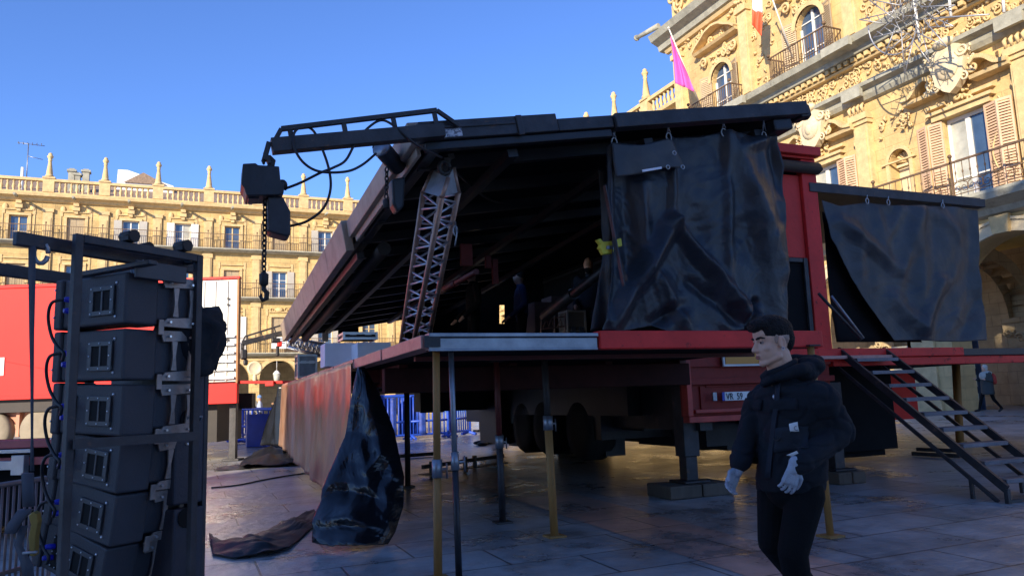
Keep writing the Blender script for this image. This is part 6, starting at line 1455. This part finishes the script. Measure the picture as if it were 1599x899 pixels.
# hair: thick swept top, faded sides
hp = [('e', Hd(0, -.028, .066), (.083, .104, .078), HR, 0), ('e', Hd(0, .045, .102), (.068, .054, .038), HR, 0), ('e', Hd(0, .076, .094), (.056, .036, .029), HR, 0), ('e', Hd(0, -.078, .025), (.068, .052, .085), HR, 0), ('e', Hd(0, -.01, .112), (.068, .088, .038), HR, 0)]
rg = random.Random(5)
for _ in range(90):
    a = rg.uniform(-1, 1); y = rg.uniform(-.07, .085); hp.append(('c', Hd(a*.05, y, .105+.012*rg.random()-.018*a*a), Hd(a*.056+.01*rg.uniform(-1, 1), y+.03, .120-.02*a*a+.016*rg.random()-max(0, y-.03)*.2), .009, .0035, 0))
blob("hair", hp, [HAIR], .0042, MAN, 1, lambda p: .002*noise.noise(p*90)+.0022*noise.noise(V3((p.x*40, p.y*40, p.z*160))))
STUB = M("faded_hair_skin", (.38, .235, .17), .6, var=.3, scale=60)
blob("faded_sides", [('e', Hd(0, -.03, .022), (.0765, .093, .062), HR, 0), ('c', Hd(.072, .004, .035), Hd(.07, .008, -.002), .008, .005, 0), ('c', Hd(-.072, .004, .035), Hd(-.07, .008, -.002), .008, .005, 0)], [STUB], .005, MAN, 2)
# jacket
bf = (left_*.72+toward*.70).normalized(); br_ = V3((bf.y, -bf.x, 0))      # chest direction
def ring(px, py, rx, ry, dd=0, tilt=0): return (Q(px, py, dd), br_*rx, bf*ry)
jk = [('l', [ring(1234, 764, .178, .155), ring(1235, 745, .188, .165), ring(1237, 715, .18, .158), ring(1239, 685, .183, .156), ring(1239, 655, .198, .155), ring(1236, 630, .215, .15), ring(1232, 612, .19, .125), ring(1228, 598, .13, .105)], 0)]
Rs, Re, Rw = Q(1186, 628, .13), Q(1166, 690, .12), Q(1154, 724, .0)
Ls, Le, Lw = Q(1284, 624, -.14), Q(1312, 674, -.1), Q(1247, 726, -.31)
jk += [('c', Rs, Re, .082, .068, 0), ('c', Re, Rw, .068, .050, 0), ('c', Ls, Le, .088, .076, 0), ('c', Le, Lw, .075, .054, 0), ('c', Q(1195, 617, .12), Q(1278, 617, -.12), .075, .08, 0),
       ('c', Rw+(Re-Rw).normalized()*.02, Rw+(Re-Rw).normalized()*.035, .056, .056, 0), ('c', Lw+(Le-Lw).normalized()*.02, Lw+(Le-Lw).normalized()*.035, .061, .061, 0)]
# collar and hood
jk += [('c', nk+hz*.0, nk-hz*.05, .078, .1, 0)]
def wr(p):
    q = p-Q(1236, 690)
    h = .005*noise.noise(V3((q.x*7, q.y*7, q.z*11)))+.004*noise.noise(V3((q.x*17+4, q.y*17, q.z*28)))
    s = V3((q.x*5+q.z*7, q.y*5, q.z*9-q.x*6)); h += -.009*max(0, 1-abs(noise.noise(s))*6)
    return h
jacket = blob("jacket", jk, [NAVY], .0085, MAN, 4, wr)
blob("hood", [('e', Q(1248, 584, .0), (.10, .10, .05), None, 0), ('e', Q(1262, 572, .02), (.085, .09, .05), None, 0), ('c', Q(1215, 588, -.09), Q(1252, 576, -.10), .026, .034, 0), ('c', Q(1252, 576, -.10), Q(1272, 575, .0), .034, .042, 0), ('c', Q(1240, 562, .12), Q(1275, 566, .05), .035, .045, 0)], [NAVY], .007, MAN, 3, lambda p: .006*noise.noise(p*14)+.003*noise.noise(p*34))
blob("collar", [q for a, b in zip([(1190, 588, 0), (1200, 582, -.07), (1222, 574, -.09), (1241, 564, -.04), (1243, 562, .04), (1222, 568, .09), (1200, 578, .07)], [(1200, 582, -.07), (1222, 574, -.09), (1241, 564, -.04), (1243, 562, .04), (1222, 568, .09), (1200, 578, .07), (1190, 588, 0)]) for q in (('c', Q(*a), Q(*b), .014, .014, 0), ('c', Q(a[0]+3, a[1]+10, a[2]), Q(b[0]+3, b[1]+10, b[2]), .022, .022, 0))], [NAVY], .006, MAN, 3)
def on_chest(px, py, lift=.004):
    o_ = jacket; o3 = CAM-OFF[MAN]; d = ray(px, py).normalized(); ok, loc, nrm, _ = jacket.ray_cast(o3, d)
    if not ok: return Q(px, py, -.17), -d
    return loc+OFF[MAN]+nrm*lift, nrm
def patch(name, quad, mat, lift=.004, th=.004, nn=6, parent=MAN):
    """small sewn piece laid on the jacket"""
    def fn(i, j):
        x = lerp(lerp(quad[0][0], quad[1][0], i), lerp(quad[3][0], quad[2][0], i), j); y = lerp(lerp(quad[0][1], quad[1][1], i), lerp(quad[3][1], quad[2][1], i), j); return on_chest(x, y, lift)[0]
    g = MB(); g.grid(fn, nn, nn); return g.build(name, mat, parent, solid=th)
bpy.context.view_layer.update()
NAVY2 = M("navy_pocket_canvas", (.011, .015, .024), .8, var=.2, bump=.3, bscale=200)
patch("chest_pocket_flap", ((1203, 624), (1245, 622), (1246, 639), (1204, 641)), NAVY, .008, .006)
patch("chest_pocket_flap", ((1166, 622), (1192, 624), (1190, 640), (1168, 637)), NAVY, .008, .006)
patch("lower_pocket", ((1205, 668), (1262, 664), (1262, 700), (1206, 706)), NAVY2, .007, .006)
patch("zip_placket", ((1213, 602), (1220, 600), (1204, 745), (1196, 745)), NAVY2, .008, .006, 12)
lbp = patch("white_label", ((1233, 661), (1246, 659), (1247, 671), (1234, 673)), WHITE, .012, .003)
def mark(pts): g = MB(); g.tube([on_chest(x, y, .0155)[0] for x, y in pts], .0022, 5); return g
mark([(1243.5+2.6*math.cos(t), 667.2+2.8*math.sin(t)) for t in [(.6+i*.5) for i in range(10)]]).build("label_mark", GREY_M, lbp)
g = MB(); g.tube([on_chest(1215+5.2*math.cos(t), 681+5.2*math.sin(t), .014)[0] for t in [.2+i*.45 for i in range(7)]], .0035, 6); g.build("d_ring", IRON, MAN)
g = MB(); a, nn_ = on_chest(1210, 618, .012); g.ell(a, (.006, .006, .013), 8, 6); g.build("zip_pull", BOLT, MAN)
g = MB(); 
# gloves: palm, four unequal bent fingers and a thumb
def hand(name, wrist, d, side, palm_n, curl, mat=GLOVE, sc_=1.0):
    """d: direction of the hand, side: towards the thumb, palm_n: palm normal (the way fingers curl)"""
    d = V3(d).normalized(); side = V3(side); side = (side-d*side.dot(d)).normalized(); n = d.cross(side); n = n if n.dot(V3(palm_n)) > 0 else -n
    p = [('c', V3(wrist)-d*.02, V3(wrist)+d*.02, .031*sc_, .030*sc_, 0)]
    for k in (-1, -.33, .33, 1): p.append(('c', V3(wrist)+d*.015+side*k*.012*sc_, V3(wrist)+d*.085*sc_+side*k*.028*sc_, .019*sc_, .0155*sc_, 0))
    for k, L in ((1, .068), (.35, .077), (-.33, .071), (-1, .056)):
        b0 = V3(wrist)+d*.088*sc_+side*k*.0305*sc_; c1 = curl*(1+.12*(1-k)); 
        d1 = (d*math.cos(c1*.6)+n*math.sin(c1*.6)+side*k*.16).normalized(); d2 = (d*math.cos(c1*1.25)+n*math.sin(c1*1.25)).normalized(); d3 = (d*math.cos(c1*1.8)+n*math.sin(c1*1.8)).normalized()
        q1 = b0+d1*L*.48*sc_; q2 = q1+d2*L*.32*sc_; q3 = q2+d3*L*.22*sc_
        p += [('c', b0, q1, .0092*sc_, .0086*sc_, 0), ('c', q1, q2, .0086*sc_, .008*sc_, 0), ('c', q2, q3, .008*sc_, .007*sc_, 0)]
    t0 = V3(wrist)+d*.025+side*.026*sc_; t1 = t0+(d*.6+side*.65+n*.3).normalized()*.042*sc_; t2 = t1+(d*.85+side*.15+n*.45).normalized()*.034*sc_; t3 = t2+(d*.9+n*.5-side*.1).normalized()*.024*sc_
    p += [('c', t0, t1, .0165*sc_, .0125*sc_, 0), ('c', t1, t2, .0122*sc_, .0108*sc_, 0), ('c', t2, t3, .0108*sc_, .009*sc_, 0)]
    return blob(name, p, [mat], .0030, MAN, 2, lambda q: .0009*noise.noise(q*70))
w1 = Q(1152, 733, -.01); hand("glove", w1, Q(1139, 758, -.05)-w1, left_*.75+toward*.45, toward*.8-left_*.5, .6, sc_=.96)
w2 = Q(1240, 727, -.32); hand("glove", w2, Q(1233, 753, -.33)-w2, -left_*1.0+hz*.5, -toward-left_*.3, .7, sc_=.95)
PAP = thing("folded_paper", "white folded paper held under the walking man's left sleeve", "paper", Q(1235, 708, -.33))
part("sheet", WHITE, lambda g: g.prism([Q(1228, 710, -.36), Q(1244, 703.5, -.40), Q(1246, 707, -.40), Q(1236, 711.5, -.37)], (0, 0, 0), -CF*.006), parent=PAP)
